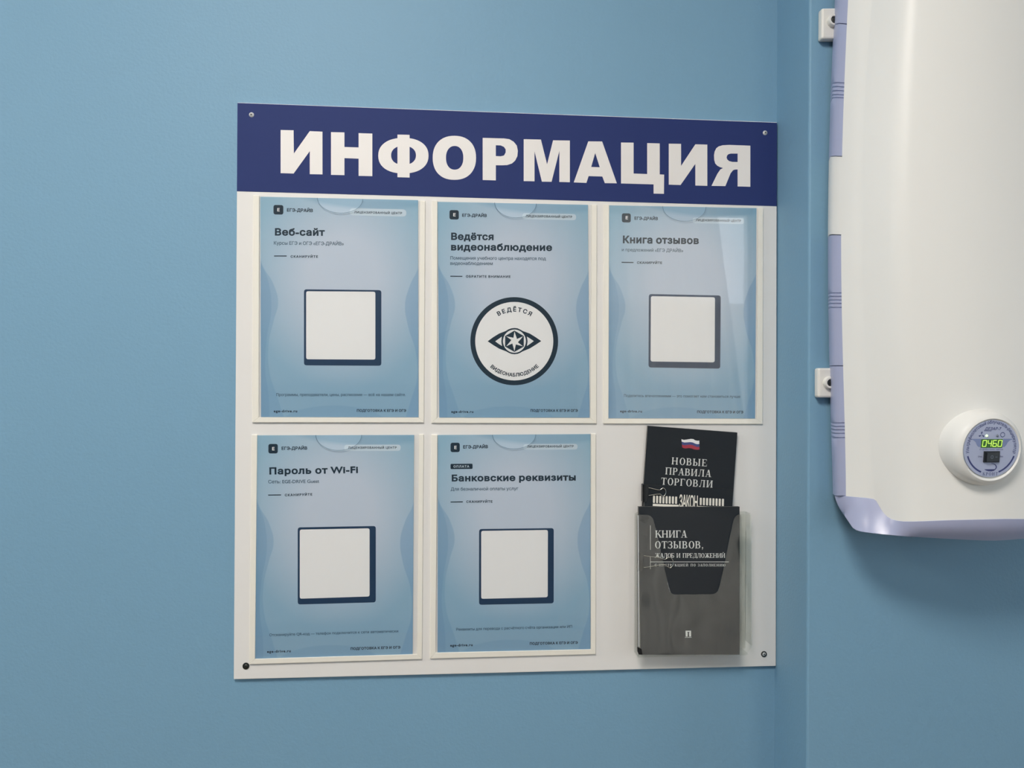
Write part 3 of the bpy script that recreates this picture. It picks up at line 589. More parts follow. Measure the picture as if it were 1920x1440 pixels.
def text(mb, s, p0, p1, cap, fn, off=0, widen=1.1, shear=0.0, face=sans, yup=False):
    """one line of lettering whose baseline runs from p0 to p1 in the plane's own 2-D units"""
    p0, p1 = Vector(p0), Vector(p1)
    ex = (p1 - p0).normalized()
    ey = Vector((-ex.y, ex.x)) if yup else Vector((ex.y, -ex.x))
    width = (p1 - p0).length
    gl = [face(c, off) for c in s]
    sv = cap / (728.0 + 2 * off)
    sx = sv * widen
    nat = sum(g[0] for g in gl)
    track = 0.0
    if len(gl) > 1:
        track = (width - nat * sx) / (len(gl) - 1)
        if track < -0.04 * cap:
            track = -0.04 * cap
            sx = (width - track * (len(gl) - 1)) / nat
    x = 0.0
    for adv, v, f in gl:
        if v:
            mb.flat([tuple(p0 + ex * (x + (a + off * 0.85) * sx + b * sv * shear) + ey * (b * sv)) for a, b in v], f, lambda X, Y: fn(X, Y))
        x += adv * sx + track
    return mb

def arc_text(mb, s, c, r, a_start, a_end, cap, fn, off=0, widen=1.0, up=True, shear=0.0, yup=False, face=sans):
    """lettering round a circle; angles in degrees, clockwise from 12 o'clock, of first and last letter's outer edges"""
    gl = [face(ch, off) for ch in s]
    sv = cap / (728.0 + 2 * off); sx = sv * widen
    arc = math.radians(abs(a_end - a_start)) * r
    nat = sum(g[0] for g in gl)
    track = (arc - nat * sx) / max(1, len(gl) - 1)
    if track < -0.03 * cap:
        track = -0.03 * cap; sx = (arc - track * (len(gl) - 1)) / nat
    x = 0.0
    sg = 1 if a_end > a_start else -1
    for adv, v, f in gl:
        if v:
            mid = x + adv * sx / 2
            a = math.radians(a_start) + sg * mid / r
            rad = Vector((math.sin(a), -math.cos(a)))          # outward, y down
            tan = Vector((math.cos(a), math.sin(a))) * sg
            upv = rad if up else -rad
            base = Vector((0, 0)) + rad * r
            pts = []
            for g, h in v:
                q = base + tan * ((g + off * .85) * sx - adv * sx / 2 + h * sv * shear) + upv * (h * sv)
                pts.append((c[0] + q.x, c[1] + (-q.y if yup else q.y)))
            mb.flat(pts, f, fn)
        x += adv * sx + track
    return mb

# ------------------------------------------------------------------ the room
YL = 0.005                     # wall that carries the board
YR = -0.095                    # wall face that steps forward on the right
def edge(pa, pb, Y, zs):
    a, b = at(*pa, Y), at(*pb, Y)
    return [Vector((a.x + (z - a.z) * (b.x - a.x) / (b.z - a.z), Y, z)) for z in zs]
ZS = (0.0, CEIL)
inner = edge((1457.5, 0), (1452, 1440), YL, ZS)
step_x = at(1515.5, 720, YR).x - at(1454.8, 720, YL).x
outer = [Vector((p.x + step_x, YR, p.z)) for p in inner]
XL, XR, YB = -2.4, XSIDE, WIN['y']

b = MB(); b.add([(XL, YL, 0), (inner[0].x, YL, 0), (inner[1].x, YL, CEIL), (XL, YL, CEIL), (XL, YL + .1, 0), (inner[0].x + .0, YL + .1, 0), (inner[1].x, YL + .1, CEIL), (XL, YL + .1, CEIL)],
               [(0, 1, 2, 3), (7, 6, 5, 4), (0, 4, 5, 1), (2, 6, 7, 3), (0, 3, 7, 4), (1, 5, 6, 2)])
wall_back = struct(b.build('wall_back', M['wall']))
b = MB()
v = [inner[0], inner[1], outer[0], outer[1]]
b.add([inner[0], outer[0], (XR, YR, 0), (XR, YL + .1, 0), (inner[0].x, YL + .1, 0),
       inner[1], outer[1], (XR, YR, CEIL), (XR, YL + .1, CEIL), (inner[1].x, YL + .1, CEIL)],
      [(0, 1, 6, 5), (1, 2, 7, 6), (2, 3, 8, 7), (3, 4, 9, 8), (4, 0, 5, 9), (4, 3, 2, 1, 0), (5, 6, 7, 8, 9)])
wall_step = struct(b.build('wall_right_pier', M['wall'], bevel=0.0025))
struct(MB().box((XL - .1, YB, 0), (XL, YL + .1, CEIL)).build('wall_left', M['wall']))
w2 = WIN2; c = MB()             # right-hand wall with its window opening
c.box((XR, YB, 0), (XR + .1, w2['y0'], CEIL)); c.box((XR, w2['y1'], 0), (XR + .1, YL + .1, CEIL))
c.box((XR, w2['y0'], 0), (XR + .1, w2['y1'], w2['z0'])); c.box((XR, w2['y0'], w2['z1']), (XR + .1, w2['y1'], CEIL))
struct(c.build('wall_right', M['wall']))
c = MB(); t = 0.06; ym = (w2['y0'] + w2['y1']) / 2
for y0, y1, z0, z1 in ((w2['y0'], w2['y0'] + t, w2['z0'], w2['z1']), (w2['y1'] - t, w2['y1'], w2['z0'], w2['z1']), (ym - t / 2, ym + t / 2, w2['z0'], w2['z1']),
                       (w2['y0'], w2['y1'], w2['z0'], w2['z0'] + t), (w2['y0'], w2['y1'], w2['z1'] - t, w2['z1'])):
    c.box((XR + .03, y0, z0), (XR + .08, y1, z1))
wf2 = struct(c.build('window_2', M['window_frame']))
MB().box((XR + .052, w2['y0'] + t, w2['z0'] + t), (XR + .056, w2['y1'] - t, w2['z1'] - t)).build('pane', M['clear'], wf2)
struct(MB().box((XL - .1, YB - .1, -.1), (XR + .1, YL + .1, 0)).build('floor', M['floor']))
struct(MB().box((XL - .1, YB - .1, CEIL), (XR + .1, YL + .1, CEIL + .1)).build('ceiling', M['ceiling']))
b = MB()                        # the wall behind the camera, with its window opening
w = WIN
b.box((XL - .1, YB - .1, 0), (w['x0'], YB, CEIL)); b.box((w['x1'], YB - .1, 0), (XR + .1, YB, CEIL))
b.box((w['x0'], YB - .1, 0), (w['x1'], YB, w['z0'])); b.box((w['x0'], YB - .1, w['z1']), (w['x1'], YB, CEIL))
struct(b.build('wall_front', M['wall']))
b = MB(); t = 0.06
b.box((w['x0'], YB - .08, w['z0']), (w['x0'] + t, YB - .02, w['z1'])); b.box((w['x1'] - t, YB - .08, w['z0']), (w['x1'], YB - .02, w['z1']))
b.box((w['x0'], YB - .08, w['z0']), (w['x1'], YB - .02, w['z0'] + t)); b.box((w['x0'], YB - .08, w['z1'] - t), (w['x1'], YB - .02, w['z1']))
wf = struct(b.build('window_1', M['window_frame']))
MB().box((w['x0'] + t, YB - .055, w['z0'] + t), (w['x1'] - t, YB - .05, w['z1'] - t)).build('pane', M['clear'], wf)
def curtain(x0, x1, y, folds, label, z0=0.25, z1=2.45, flare=0.0):
    b = MB(); n = folds * 12; vs = []
    for i in range(n + 1):
        t = i / n
        d = math.sin(t * folds * 2 * math.pi) * (0.032 + .02 * t ** 4) + math.sin(t * folds * 5.1) * 0.012
        for z, k in ((z0, 1.15), (1.2, 1.0), (z1, 0.7)):
            x = x0 + (x1 + (2.66 - z) * flare - x0) * t
            vs.append((x, y + d * k, z))
    fs = [(3 * i + j, 3 * i + 3 + j, 3 * i + 4 + j, 3 * i + 1 + j) for i in range(n) for j in (0, 1)]
    b.add(vs, fs)
    o = b.build('curtain', M['curtain'], origin=(x0, y, z0), smooth=60)
    return tag(o, label, 'curtain')
curtain(0.95, 1.93, YB + .10, 9, 'sheer beige curtain drawn across the window behind the camera', .04, 2.72, .13)
struct(MB().box((-14, YB - 9.0, -6), (16, YB - 8.0, 3.0)).build('wall_outside', M['facade']))
for lx, ly, p, lab, lc in LAMPS:
    c = MB(); h = 0.30
    c.box((lx - h, ly - h, CEIL - .03), (lx + h, ly + h, CEIL))
    tag(c.build('ceiling_light', M['window_frame'], origin=(lx, ly, CEIL)), 'square ceiling light panel ' + lab, 'lamp', 'square ceiling light panels')

# ------------------------------------------------------------------ the information board
TL, TR, BR, BL = (445, 192), (1457, 229), (1455, 1249), (438, 1274)
c = at(948, 736, 0)
board = empty('information_board', (c.x, YL, at(948, 1262, 0).z),
              'white information board with navy ИНФОРМАЦИЯ header, sheet pockets and a brochure pocket', 'notice board')
MB().prism([TL, TR, BR, BL], 0.0, YL - .0001).build('panel', M['board'], board, bevel=0.0008)
MB().prism([(445.3, 193), (1456.8, 230.2), (1456.4, 386.5), (444.2, 358.5)], -0.0003, 0.0).build('header_band', M['header'], board)

HEAD = [
 [[(318,235),(408,237),(410,398),(520,243),(608,247),(608,543),(520,541),(520,382),(408,537),(318,534)]],
 [[(667,250),(760,252),(760,353),(858,356),(858,257),(953,260),(953,555),(858,553),(858,434),(760,430),(760,548),(667,546)]],
]
def c1(c): return [(x / 3.6923 + 440, y / 3.6923 + 180) for x, y in c]
letters = []
for L in HEAD: letters.append(([c1(k) for k in L], True))
fo = c1(ell(1168, 413, 174, 123, 48, p=2.25)); 
fi = ell(1169, 411, 86, 66, 48, p=2.2)
fl = c1([(x, y) for x, y in fi if x <= 1127] + [(1127, 411 - 58), (1127, 411 - 58)][:0])
hl = [p for p in fi if p[0] < 1126]; hl.sort(key=lambda p: math.atan2(p[1] - 411, p[0] - 1127) % (2 * math.pi))
hl = c1([(1127, 468)] + hl + [(1127, 351)])
hr = [p for p in fi if p[0] > 1212]; hr.sort(key=lambda p: math.atan2(p[1] - 411, p[0] - 1211))
hr = c1([(1211, 353)] + hr + [(1211, 470)])
# Ф as stem + bowl with two counters
letters.append(([fo, hl, hr], True))
letters.append(([c1([(1127, 267), (1211, 269), (1211, 312), (1127, 312)])], True))
letters.append(([c1([(1127, 515), (1211, 515), (1211, 565), (1127, 562)])], True))
letters.append(([c1(ell(1521, 428, 150, 152.5, 56, p=2.25)), c1(ell(1523, 428, 60, 82, 48, p=2.2))], True))
letters.append(([[(905, 258.5), (945, 259.6), (955, 261), (963, 265.5), (969, 273), (971, 283), (970, 293), (966, 301), (960, 306.5), (951, 309.5), (941, 310), (929.7, 309.8), (929.7, 338.3), (905, 337.5)],
                 [(929.7, 272.3), (939, 272.7), (945, 275.5), (948, 280), (948, 286), (945, 291.5), (939, 293), (929.7, 292.6)]], True))
letters.append(([[(981.9,261),(1014.2,261.6),(1025.8,308),(1037,263),(1068.5,263.5),(1068.5,341.7),(1048.8,341.2),(1048.8,283),(1034.2,340.9),(1016,340.6),(1002.2,284),(1002.2,340),(981.9,339.5)]], True))
letters.append(([[(1103,265),(1129,265.2),(1156.6,343.7),(1134,343.4),(1129.3,331),(1103.7,330.2),(1099.5,343),(1075.8,342)],[(1116,286.9),(1124.5,313.6),(1108.5,313)]], True))
letters.append(([[(1164.4,267.2),(1188,267.5),(1188,325.4),(1213.4,326.3),(1213.4,268.3),(1237,268.9),(1237,327),(1245.2,327.4),(1244.9,363.4),(1225.5,363),(1225.5,345.7),(1164.4,344)]], True))
letters.append(([[(1253.9,269.4),(1277,269.7),(1277,311),(1303.7,270.6),(1326.2,271.1),(1326.2,348.5),(1303.7,347.9),(1303.7,307.4),(1276,347),(1253.9,346.2)]], True))
letters.append(([[(1406.9,273.1),(1406.9,350.2),(1383,349.6),(1383,317.8),(1378,318),(1374.5,319.2),(1370,324.8),(1360,349),(1334,348.5),(1345,326),(1350.6,317.8),(1355.7,315),(1350,313.4),(1345,310.8),(1341,306.5),(1339.2,300),(1338.8,291),(1340,284),(1343,278),(1347.5,274.5),(1355,272.3),(1367.5,271.7)],
                 [(1383,288),(1383,303.8),(1373,303.5),(1367,302),(1363.6,299),(1362.4,295.3),(1363.4,291.5),(1366,289),(1370.3,288)]], True))
lm = MB()
for k, (cs, eo) in enumerate(letters):
    v2, f2 = tri2d(cs, evenodd=eo)
    lm.flat(v2, f2, on(-0.00062 if k in (3, 4) else -0.00055))
lm.build('header_lettering', M['letter'], board)

def screw(px, py, r, ring, Y=-0.0003, head='steel'):
    c = at(px, py, Y)
    mt = Matrix.Translation(c) @ Matrix.Rotation(math.pi / 2, 4, 'X')      # local +z looks at the room
    b = MB().lathe([(0, 0.0016), (r * .45, 0.0015), (r * .8, 0.0010), (r, 0.0)], mt, 28)
    o = b.build('screw', M[head], board, smooth=50)
    k = MB()
    for a in (0.5, 0.5 + math.pi / 2):
        d = Vector((math.cos(a), 0, math.sin(a))); n = Vector((-d.z, 0, d.x))
        y = c.y - 0.0017
        q = [c + d * (r * .5) + n * (r * .11), c - d * (r * .5) + n * (r * .11), c - d * (r * .5) - n * (r * .11), c + d * (r * .5) - n * (r * .11)]
        k.add([(p.x, y, p.z) for p in q] + [(p.x, y + .001, p.z) for p in q], [(0, 1, 2, 3), (7, 6, 5, 4), (0, 4, 5, 1), (1, 5, 6, 2), (2, 6, 7, 3), (3, 7, 4, 0)])
    k.build('cross_slot', M['slot'], o)
    if ring:
        MB().lathe([(r * .98, 0.0002), (r * 1.02, 0.0011), (r * 1.38, 0.0009), (r * 1.48, 0.0)], mt, 32).build('rim', M['dark_steel'], o, smooth=40)
screw(471.6, 215.3, 0.0034, False)
screw(1434.6, 249.2, 0.0034, False)
screw(461.2, 1248.8, 0.0031, True, 0.0, 'dark_steel')
screw(1432.4, 1226.4, 0.0029, True, 0.0, 'steel')

# sheet pockets: a three-sided strip frame under a clear cover with a thumb notch
POCKETS = [  # outer corners TL TR BR BL, inner corners TL TR BR BL, notch centre x, half width, bottom y
 ((474.5, 366), (797.3, 376.5), (794.6, 792.2), (472.5, 792)), ((485.8, 366.5), (787.6, 376.2), (785.2, 783.2), (485.2, 782.4)), (637.5, 42.5, 399.5),
 ((809.9, 375.7), (1119.2, 384), (1118.3, 793.8), (808.9, 793)), ((820.2, 376), (1109.4, 383.6), (1107.2, 784), (819.4, 783.6)), (966.5, 39, 408.5),
 ((1132.2, 383.5), (1431.2, 389.6), (1430, 795), (1131.2, 794.2)), ((1142.3, 383.8), (1421.8, 389.3), (1419.4, 785.4), (1141, 785)), (1283, 40.5, 415),
 ((472, 815.2), (794.3, 814.2), (791.2, 1235.8), (467, 1245.6)), ((482.2, 815.2), (785.6, 814.2), (782, 1227), (478, 1235.8)), (635, 43, 844.5),
 ((808.7, 815), (1117.3, 813), (1117, 1226.6), (806, 1235)), ((820.2, 815), (1108.4, 813), (1107.8, 1217.8), (816.6, 1224.2)), (964, 40.5, 841.6),
]
for k in range(0, 15, 3):
    o, i, (nx, nw, nb) = POCKETS[k:k + 3]
    b = MB()
    b.prism([o[0], i[0], i[3], o[3]], -0.0026, 0.0)
    b.prism([i[1], o[1], o[2], i[2]], -0.0026, 0.0)
    b.prism([i[3], i[2], o[2], o[3]], -0.0026, 0.0)
    fr = b.build('sheet_pocket', M['frame'], board, bevel=0.0004)
    ex = 0.6
    top0, top1 = (o[0][0] + ex, o[0][1] + .8), (o[1][0] - ex, o[1][1] + .8)
    ty = lambda x: top0[1] + (x - top0[0]) / (top1[0] - top0[0]) * (top1[1] - top0[1])
    arc = [(nx + nw * math.cos(a), ty(nx) + (nb - ty(nx)) * math.sin(a) + (ty(nx + nw * math.cos(a)) - ty(nx))) for a in [math.pi * j / 20 for j in range(20, -1, -1)]]
    pts = [top0] + arc + [top1, (o[2][0] - ex, o[2][1] - ex), (o[3][0] + ex, o[3][1] - ex)]
    MB().prism(pts, -0.0034, -0.0027).build('clear_cover', M['clear'], fr)
    MB().tube([at(x, y, -0.0031) for x, y in arc], .00026, 6).build('notch_edge', M['cover_edge'], fr, smooth=60)

# ------------------------------------------------------------------ the posters
def poster_material():
    m = bpy.data.materials.new('blue_wave_print')
    m.use_nodes = True
    nt = m.node_tree; L = nt.links.new
    b = nt.nodes['Principled BSDF']
    b.inputs['Roughness'].default_value = 0.55; b.inputs['Specular IOR Level'].default_value = 0.3
    uv = nt.nodes.new('ShaderNodeUVMap'); uv.uv_map = 'page'
    sp = nt.nodes.new('ShaderNodeSeparateXYZ'); L(uv.outputs[0], sp.inputs[0])
    def math_(op, a, b_=None, clamp=False):
        n = nt.nodes.new('ShaderNodeMath'); n.operation = op; n.use_clamp = clamp
        for s_, x in zip(n.inputs, (a, b_)):
            if x is None: continue
            if isinstance(x, (int, float)): s_.default_value = x
            else: L(x, s_)
        return n.outputs[0]
    def step(x, w):                                     # soft edge of a printed shape
        return math_('MULTIPLY', x, 1.0 / w, True)
    def mixc(f, a, b_):
        n = nt.nodes.new('ShaderNodeMix'); n.data_type = 'RGBA'
        L(f, n.inputs['Factor'])
        for key, x in (('A', a), ('B', b_)):
            if isinstance(x, tuple): n.inputs[key].default_value = x
            else: L(x, n.inputs[key])
        return n.outputs['Result']
    U, V = sp.outputs[0], sp.outputs[1]
    def elli(cu, cv, ru, rv):
        du = math_('DIVIDE', math_('SUBTRACT', U, cu), ru); dv = math_('DIVIDE', math_('SUBTRACT', V, cv), rv)
        return math_('SQRT', math_('ADD', math_('MULTIPLY', du, du), math_('MULTIPLY', dv, dv)))
    glow = math_('SUBTRACT', 1.0, elli(.52, .64, .62, .52), True)
    glow = math_('MULTIPLY', glow, 1.55, True)
    base = mixc(V, srgb(139, 173, 197), srgb(146, 182, 203))
    col = mixc(glow, base, srgb(192, 203, 218))
    top = step(math_('SUBTRACT', 1.0, elli(.72, 1.10, .68, .155)), .12)
    col = mixc(math_('MULTIPLY', top, .55), col, srgb(122, 163, 190))
    bot = step(math_('SUBTRACT', 1.0, elli(.46, -.03, .34, .085)), .06)
    col = mixc(math_('MULTIPLY', bot, .5), col, srgb(116, 154, 186))
    band = step(math_('SUBTRACT', 1.0, elli(.5, .02, 1.2, .16)), .2)
    col = mixc(math_('MULTIPLY', band, .3), col, srgb(130, 166, 192))
    def curve(pts, side):
        n = nt.nodes.new('ShaderNodeFloatCurve')
        c = n.mapping.curves[0]
        c.points[0].location = (0, pts[0][1]); c.points[1].location = (1, 0)
        for p in pts[1:-1]: c.points.new(*p)
        n.mapping.update(); L(V, n.inputs['Value'])
        x = U if side < 0 else math_('SUBTRACT', 1.0, U)
        return step(math_('SUBTRACT', n.outputs[0], x), .006)
    l1 = curve([(0, .145), (.08, .11), (.2, .058), (.33, .052), (.44, .085), (.52, .112), (.6, .085), (.7, .01), (.76, 0), (1, 0)], -1)
    l2 = curve([(0, .055), (.1, .05), (.22, .03), (.35, .04), (.5, .07), (.62, .05), (.72, 0), (1, 0)], -1)
    r1 = curve([(0, .085), (.07, .055), (.18, .012), (.3, .02), (.42, .07), (.52, .088), (.6, .06), (.7, 0), (1, 0)], 1)
    col = mixc(math_('MULTIPLY', l1, .42), col, srgb(112, 152, 186))
    col = mixc(math_('MULTIPLY', l2, .26), col, srgb(98, 140, 178))
    col = mixc(math_('MULTIPLY', r1, .42), col, srgb(108, 149, 188))
    L(col, b.inputs['Base Color'])
    return m
M['poster'] = poster_material()
PY = -0.0010

def poster(key, q, label, els):
    """q: paper corners in the photo TL TR BR BL; els: what is printed on it"""
    c = [at(*p, PY) for p in q]
    mid = (c[2] + c[3]) / 2
    root = empty('poster', (mid.x, -0.0005, mid.z), label, 'poster', 'blue posters in the sheet pockets')
    b = MB().prism(list(q), PY, -0.0006)
    sh = b.build('paper_sheet', M['poster'], root)
    uvl = sh.data.uv_layers.new(name='page')
    cw = [v - wloc(root) for v in c]
    ux = (cw[1] - cw[0]); 
    for lp in sh.data.loops:
        p = sh.data.vertices[lp.vertex_index].co
        d = [(Vector((p.x, p.z)) - Vector((k.x, k.z))).length for k in cw]
        j = d.index(min(d))
        uvl.data[lp.index].uv = ((0, 1), (1, 1), (1, 0), (0, 0))[j]
    layers = {}
    def lay(name): return layers.setdefault(name, MB())
    T1, T2, T3 = -0.00108, -0.00116, -0.00124
    logo = els['logo']                                   # x0 y0 x1 y1
    x0, y0, x1, y1 = logo
    dr = (q[1][1] - q[0][1]) / (q[1][0] - q[0][0])
    lm = MB(); v2 = rrect([(x0, y0), (x1, y0 + dr * 18), (x1, y1 + dr * 18), (x0, y1)], 4.2)
    lm.flat(*tri2d([v2]), on(T1)); lo = lm.build('logo_mark', M['ink'], root)
    e = MB(); text(e, 'Е', (x0 + 6.3, y1 - 6), (x1 - 5.6, y1 - 6 + dr * 6), 6.2, on(T2), 34); e.build('logo_letter', M['card'], lo)
    nb = 0
    for k, (s, p0, p1, cap, kind) in enumerate(els['text']):
        name = ('brand_lettering' if k == 0 else 'heading_lettering' if kind == 'b' else 'web_address' if s.startswith('ege') else
                'motto_lettering' if s.startswith('ПОДГ') else 'scan_caption' if kind == 't' else 'footnote_lettering' if p0[1] - q[0][1] > 300 else 'subtitle_lettering')
        o_, w_ = {'b': (41, 1.22), 't': (38, 1.12), 's': (11, 1.12)}[kind]
        text(MB(), s, p0, p1, cap, on(T1), o_, w_).build(name, M['ink_soft' if kind == 's' else 'ink'], root, fix=False)
    for (xa, ya), (xb, yb) in els['dash']:
        MB().flat(*tri2d([[(xa, ya - .9), (xb, yb - .9), (xb, yb + .9), (xa, ya + .9)]]), on(T1)).build('printed_dash', M['ink'], root)
    px0, py0, px1, py1, tx0, tx1 = els['pill']
    sl = dr * (px1 - px0)
    pl = MB(); v2 = rrect([(px0, py0), (px1, py0 + sl), (px1, py1 + sl), (px0, py1)], (py1 - py0) * .49, 6)
    pl.flat(*tri2d([v2]), on(T1)); po = pl.build('caption_pill', M['pill'], root)
    tb = MB(); yb = py1 - 4.1
    text(tb, 'ЛИЦЕНЗИРОВАННЫЙ ЦЕНТР', (tx0, yb + dr * (tx0 - px0)), (tx1, yb + dr * (tx1 - px0)), 4.4, on(T2), 28, 1.0)
    tb.build('pill_lettering', M['ink'], po)
    if 'card' in els:
        back, front = els['card']
        d = MB(); d.flat(*tri2d([rrect(back, 5)]), on(T1)); do = d.build('card_backing', M['navy'], root)
        f = MB(); f.flat(*tri2d([rrect(front, 4)]), on(T2)); f.build('blank_white_card', M['card'], do)
    if 'badge' in els:
        x0, y0, x1, y1 = els['badge']
        d = MB(); d.flat(*tri2d([rrect([(x0, y0), (x1, y0 - .4), (x1, y1 - .4), (x0, y1)], 2)]), on(T1)); do = d.build('heading_badge', M['ink'], root)
        t = MB(); text(t, 'ОПЛАТА', (x0 + 5.2, y1 - 2.8), (x1 - 6, y1 - 3.1), 4.4, on(T2), 26); t.build('badge_lettering', M['pill'], do)
    if 'eye' in els:
        cx, cy = els['eye']
        d = MB(); d.flat(*tri2d([ell(cx, cy, 82.3, 82.6, 72)]), on(T1)); do = d.build('camera_sign_ring', M['ink'], root)
        f = MB(); f.flat(*tri2d([ell(cx, cy, 73.2, 73.6, 72)]), on(T2)); f.build('camera_sign_disc', M['card'], do)
        k = MB()
        arc_text(k, 'ВЕДЁТСЯ', (cx, cy), 55.8, -33, 34, 8.4, on(T3), 36, 1.05)
        arc_text(k, 'ВИДЕОНАБЛЮДЕНИЕ', (cx, cy), 66.2, 180 + 43.5, 180 - 44.5, 7.0, on(T3), 36, 1.05, up=False)
        # the eye: almond outline, iris ring, six-pointed star of shutter blades (crop scale 12 px per photo px)
        C = lambda pts: [(900 + x / 12.0, 580 + y / 12.0) for x, y in pts]
        lid = [(172, 718), (300, 625), (430, 545), (580, 487), (640, 450), (705, 427), (775, 420), (845, 427), (905, 455), (960, 487), (1120, 545), (1250, 625), (1378, 714), (1250, 800), (1120, 880), (960, 945), (905, 978), (845, 1002), (775, 1010), (705, 1002), (640, 975), (590, 945), (430, 885), (300, 805)]
        wl = [(342, 720), (420, 665), (492, 612), (484, 665), (480, 720), (486, 775), (498, 826), (420, 778)]
        wr = [(1210, 714), (1130, 660), (1054, 612), (1064, 665), (1070, 714), (1064, 775), (1054, 826), (1130, 775)]
        ring = ell(775, 716, 258, 262, 56)
        hexa = [(775, 478), (985, 600), (985, 838), (775, 958), (565, 838), (565, 600)]
        star = [(775, 495), (832, 668), (972, 605), (852, 742), (968, 832), (806, 790), (775, 945), (728, 768), (588, 832), (706, 690), (585, 605), (752, 640)]
        k.flat(*tri2d([C(lid), C(wl), C(wr), C(ring), C(hexa), C(star)], evenodd=True), on(T3))
        k.build('camera_sign_print', M['ink'], do)
    return root

poster('site', ((488, 368.8), (784, 375.2), (784.6, 782.2), (489.4, 781.8)),
       'pale blue poster headed Веб-сайт in the upper left sheet pocket',
       dict(logo=(512.8, 384.2, 531.2, 402), pill=(655.5, 390.4, 761.8, 403.8, 664, 754),
            card=([(570, 542.4), (715, 544), (715, 685.8), (570, 685)], [(574, 546), (703.8, 547), (703.8, 674.3), (574, 673.6)]),
            dash=[((513.8, 480), (537.6, 480))],
            text=[('ЕГЭ-ДРАЙВ', (537.3, 396.4), (587, 397.6), 6.4, 't'), ('Веб-сайт', (513.8, 441), (609, 441.6), 14, 'b'),
                  ('Курсы ЕГЭ и ОГЭ «ЕГЭ-ДРАЙВ»', (512.8, 458.6), (644.8, 460), 6.6, 's'), ('СКАНИРУЙТЕ', (544.6, 483), (596.5, 483.2), 4.6, 't'),
                  ('Программы, преподаватели, цены, расписание — всё на нашем сайте.', (517.4, 742.5), (760.9, 742.5), 5.4, 's'),
                  ('ege-drive.ru', (513, 773), (557.7, 773), 5.2, 't'), ('ПОДГОТОВКА К ЕГЭ И ОГЭ', (668.6, 772), (761.8, 772), 5, 't')]))
poster('video', ((820.6, 378.4), (1102.4, 384), (1105.6, 783), (823.6, 782.6)),
       'pale blue poster headed Ведётся видеонаблюдение with a round eye sign, in the upper middle sheet pocket',
       dict(logo=(842.8, 393.8, 860.2, 411.4), pill=(979.4, 399.6, 1080.2, 411, 985.5, 1073), eye=(964.2, 639.7),
            dash=[((844.3, 518), (866.9, 518.2))],
            text=[('ЕГЭ-ДРАЙВ', (866, 406.2), (913, 406.8), 6, 't'), ('Ведётся', (844.3, 449.2), (926.8, 449.8), 13.8, 'b'),
                  ('видеонаблюдение', (844.3, 469), (1035.9, 470), 13.8, 'b'),
                  ('Помещения учебного центра находятся под', (843.7, 486.6), (1023.7, 487.8), 6.4, 's'), ('видеонаблюдением', (843.7, 496.6), (924.4, 497), 6.4, 's'),
                  ('ОБРАТИТЕ ВНИМАНИЕ', (873.3, 520.4), (957.7, 520.8), 4.6, 't'),
                  ('ege-drive.ru', (845.8, 774), (888, 774), 5, 't'), ('ПОДГОТОВКА К ЕГЭ И ОГЭ', (994.3, 772), (1083.6, 772), 5, 't')]))
poster('book', ((1142.4, 385), (1418.4, 390.2), (1415.8, 784.6), (1141, 784)),
       'pale blue poster headed Книга отзывов in the upper right sheet pocket, crossed by window reflections',
       dict(logo=(1166, 399.9, 1182.7, 416.9), pill=(1298.6, 407.6, 1395.3, 418.6, 1304.3, 1389.7),
            card=([(1216.6, 551.4), (1351.4, 554), (1350.4, 691.2), (1216, 689)], [(1220.4, 555.2), (1340.6, 557.4), (1340, 679.4), (1219.8, 677.8)]),
            dash=[((1165.4, 491.8), (1187.8, 492.2))],
            text=[('ЕГЭ-ДРАЙВ', (1189, 411.8), (1233.8, 412.6), 6, 't'), ('Книга отзывов', (1166.3, 455.4), (1311.1, 457.2), 14.6, 'b'),
                  ('и предложений «ЕГЭ ДРАЙВ»', (1165.4, 471), (1281.3, 472.8), 6.2, 's'), ('СКАНИРУЙТЕ', (1194, 494.5), (1241.8, 494.9), 4.6, 't'),
                  ('Поделитесь впечатлениями — это помогает нам становиться лучше', (1169.3, 744.2), (1388.2, 746), 5.2, 's'),
                  ('ege-drive.ru', (1162.4, 773), (1204.2, 773.4), 5, 't'), ('ПОДГОТОВКА К ЕГЭ И ОГЭ', (1306.6, 774.4), (1393.9, 775), 5, 't')]))
poster('wifi', ((482.6, 816.3), (776.4, 815.6), (773.8, 1227), (478, 1235.5)),
       'pale blue poster headed Пароль от Wi-Fi in the lower left sheet pocket',
       dict(logo=(503.2, 832.4, 520.9, 850.2), pill=(645.5, 834, 751.3, 845.6, 652.5, 744),
            card=([(558.3, 988.9), (704.7, 986.2), (704.6, 1129.4), (558.3, 1133.4)], [(562, 993), (693, 990.6), (693, 1118.4), (562, 1122.6)]),
            dash=[((502.8, 928.3), (527, 928))],
            text=[('ЕГЭ-ДРАЙВ', (527.4, 843.4), (576.4, 842.8), 6.2, 't'), ('Пароль от Wi-Fi', (503.5, 889.2), (672.4, 886.4), 13.6, 'b'),
                  ('Сеть: EGE-DRIVE Guest', (502.5, 906.4), (598.5, 905.2), 6.6, 's'), ('СКАНИРУЙТЕ', (533.8, 930.4), (585.9, 929), 4.6, 't'),
                  ('Отсканируйте QR-код — телефон подключится к сети автоматически', (504.9, 1193), (747.2, 1185.6), 5.2, 's'),
                  ('ege-drive.ru', (500.5, 1224), (545.7, 1222.6), 5.2, 't'), ('ПОДГОТОВКА К ЕГЭ И ОГЭ', (657, 1218.6), (751, 1215.8), 5, 't')]))
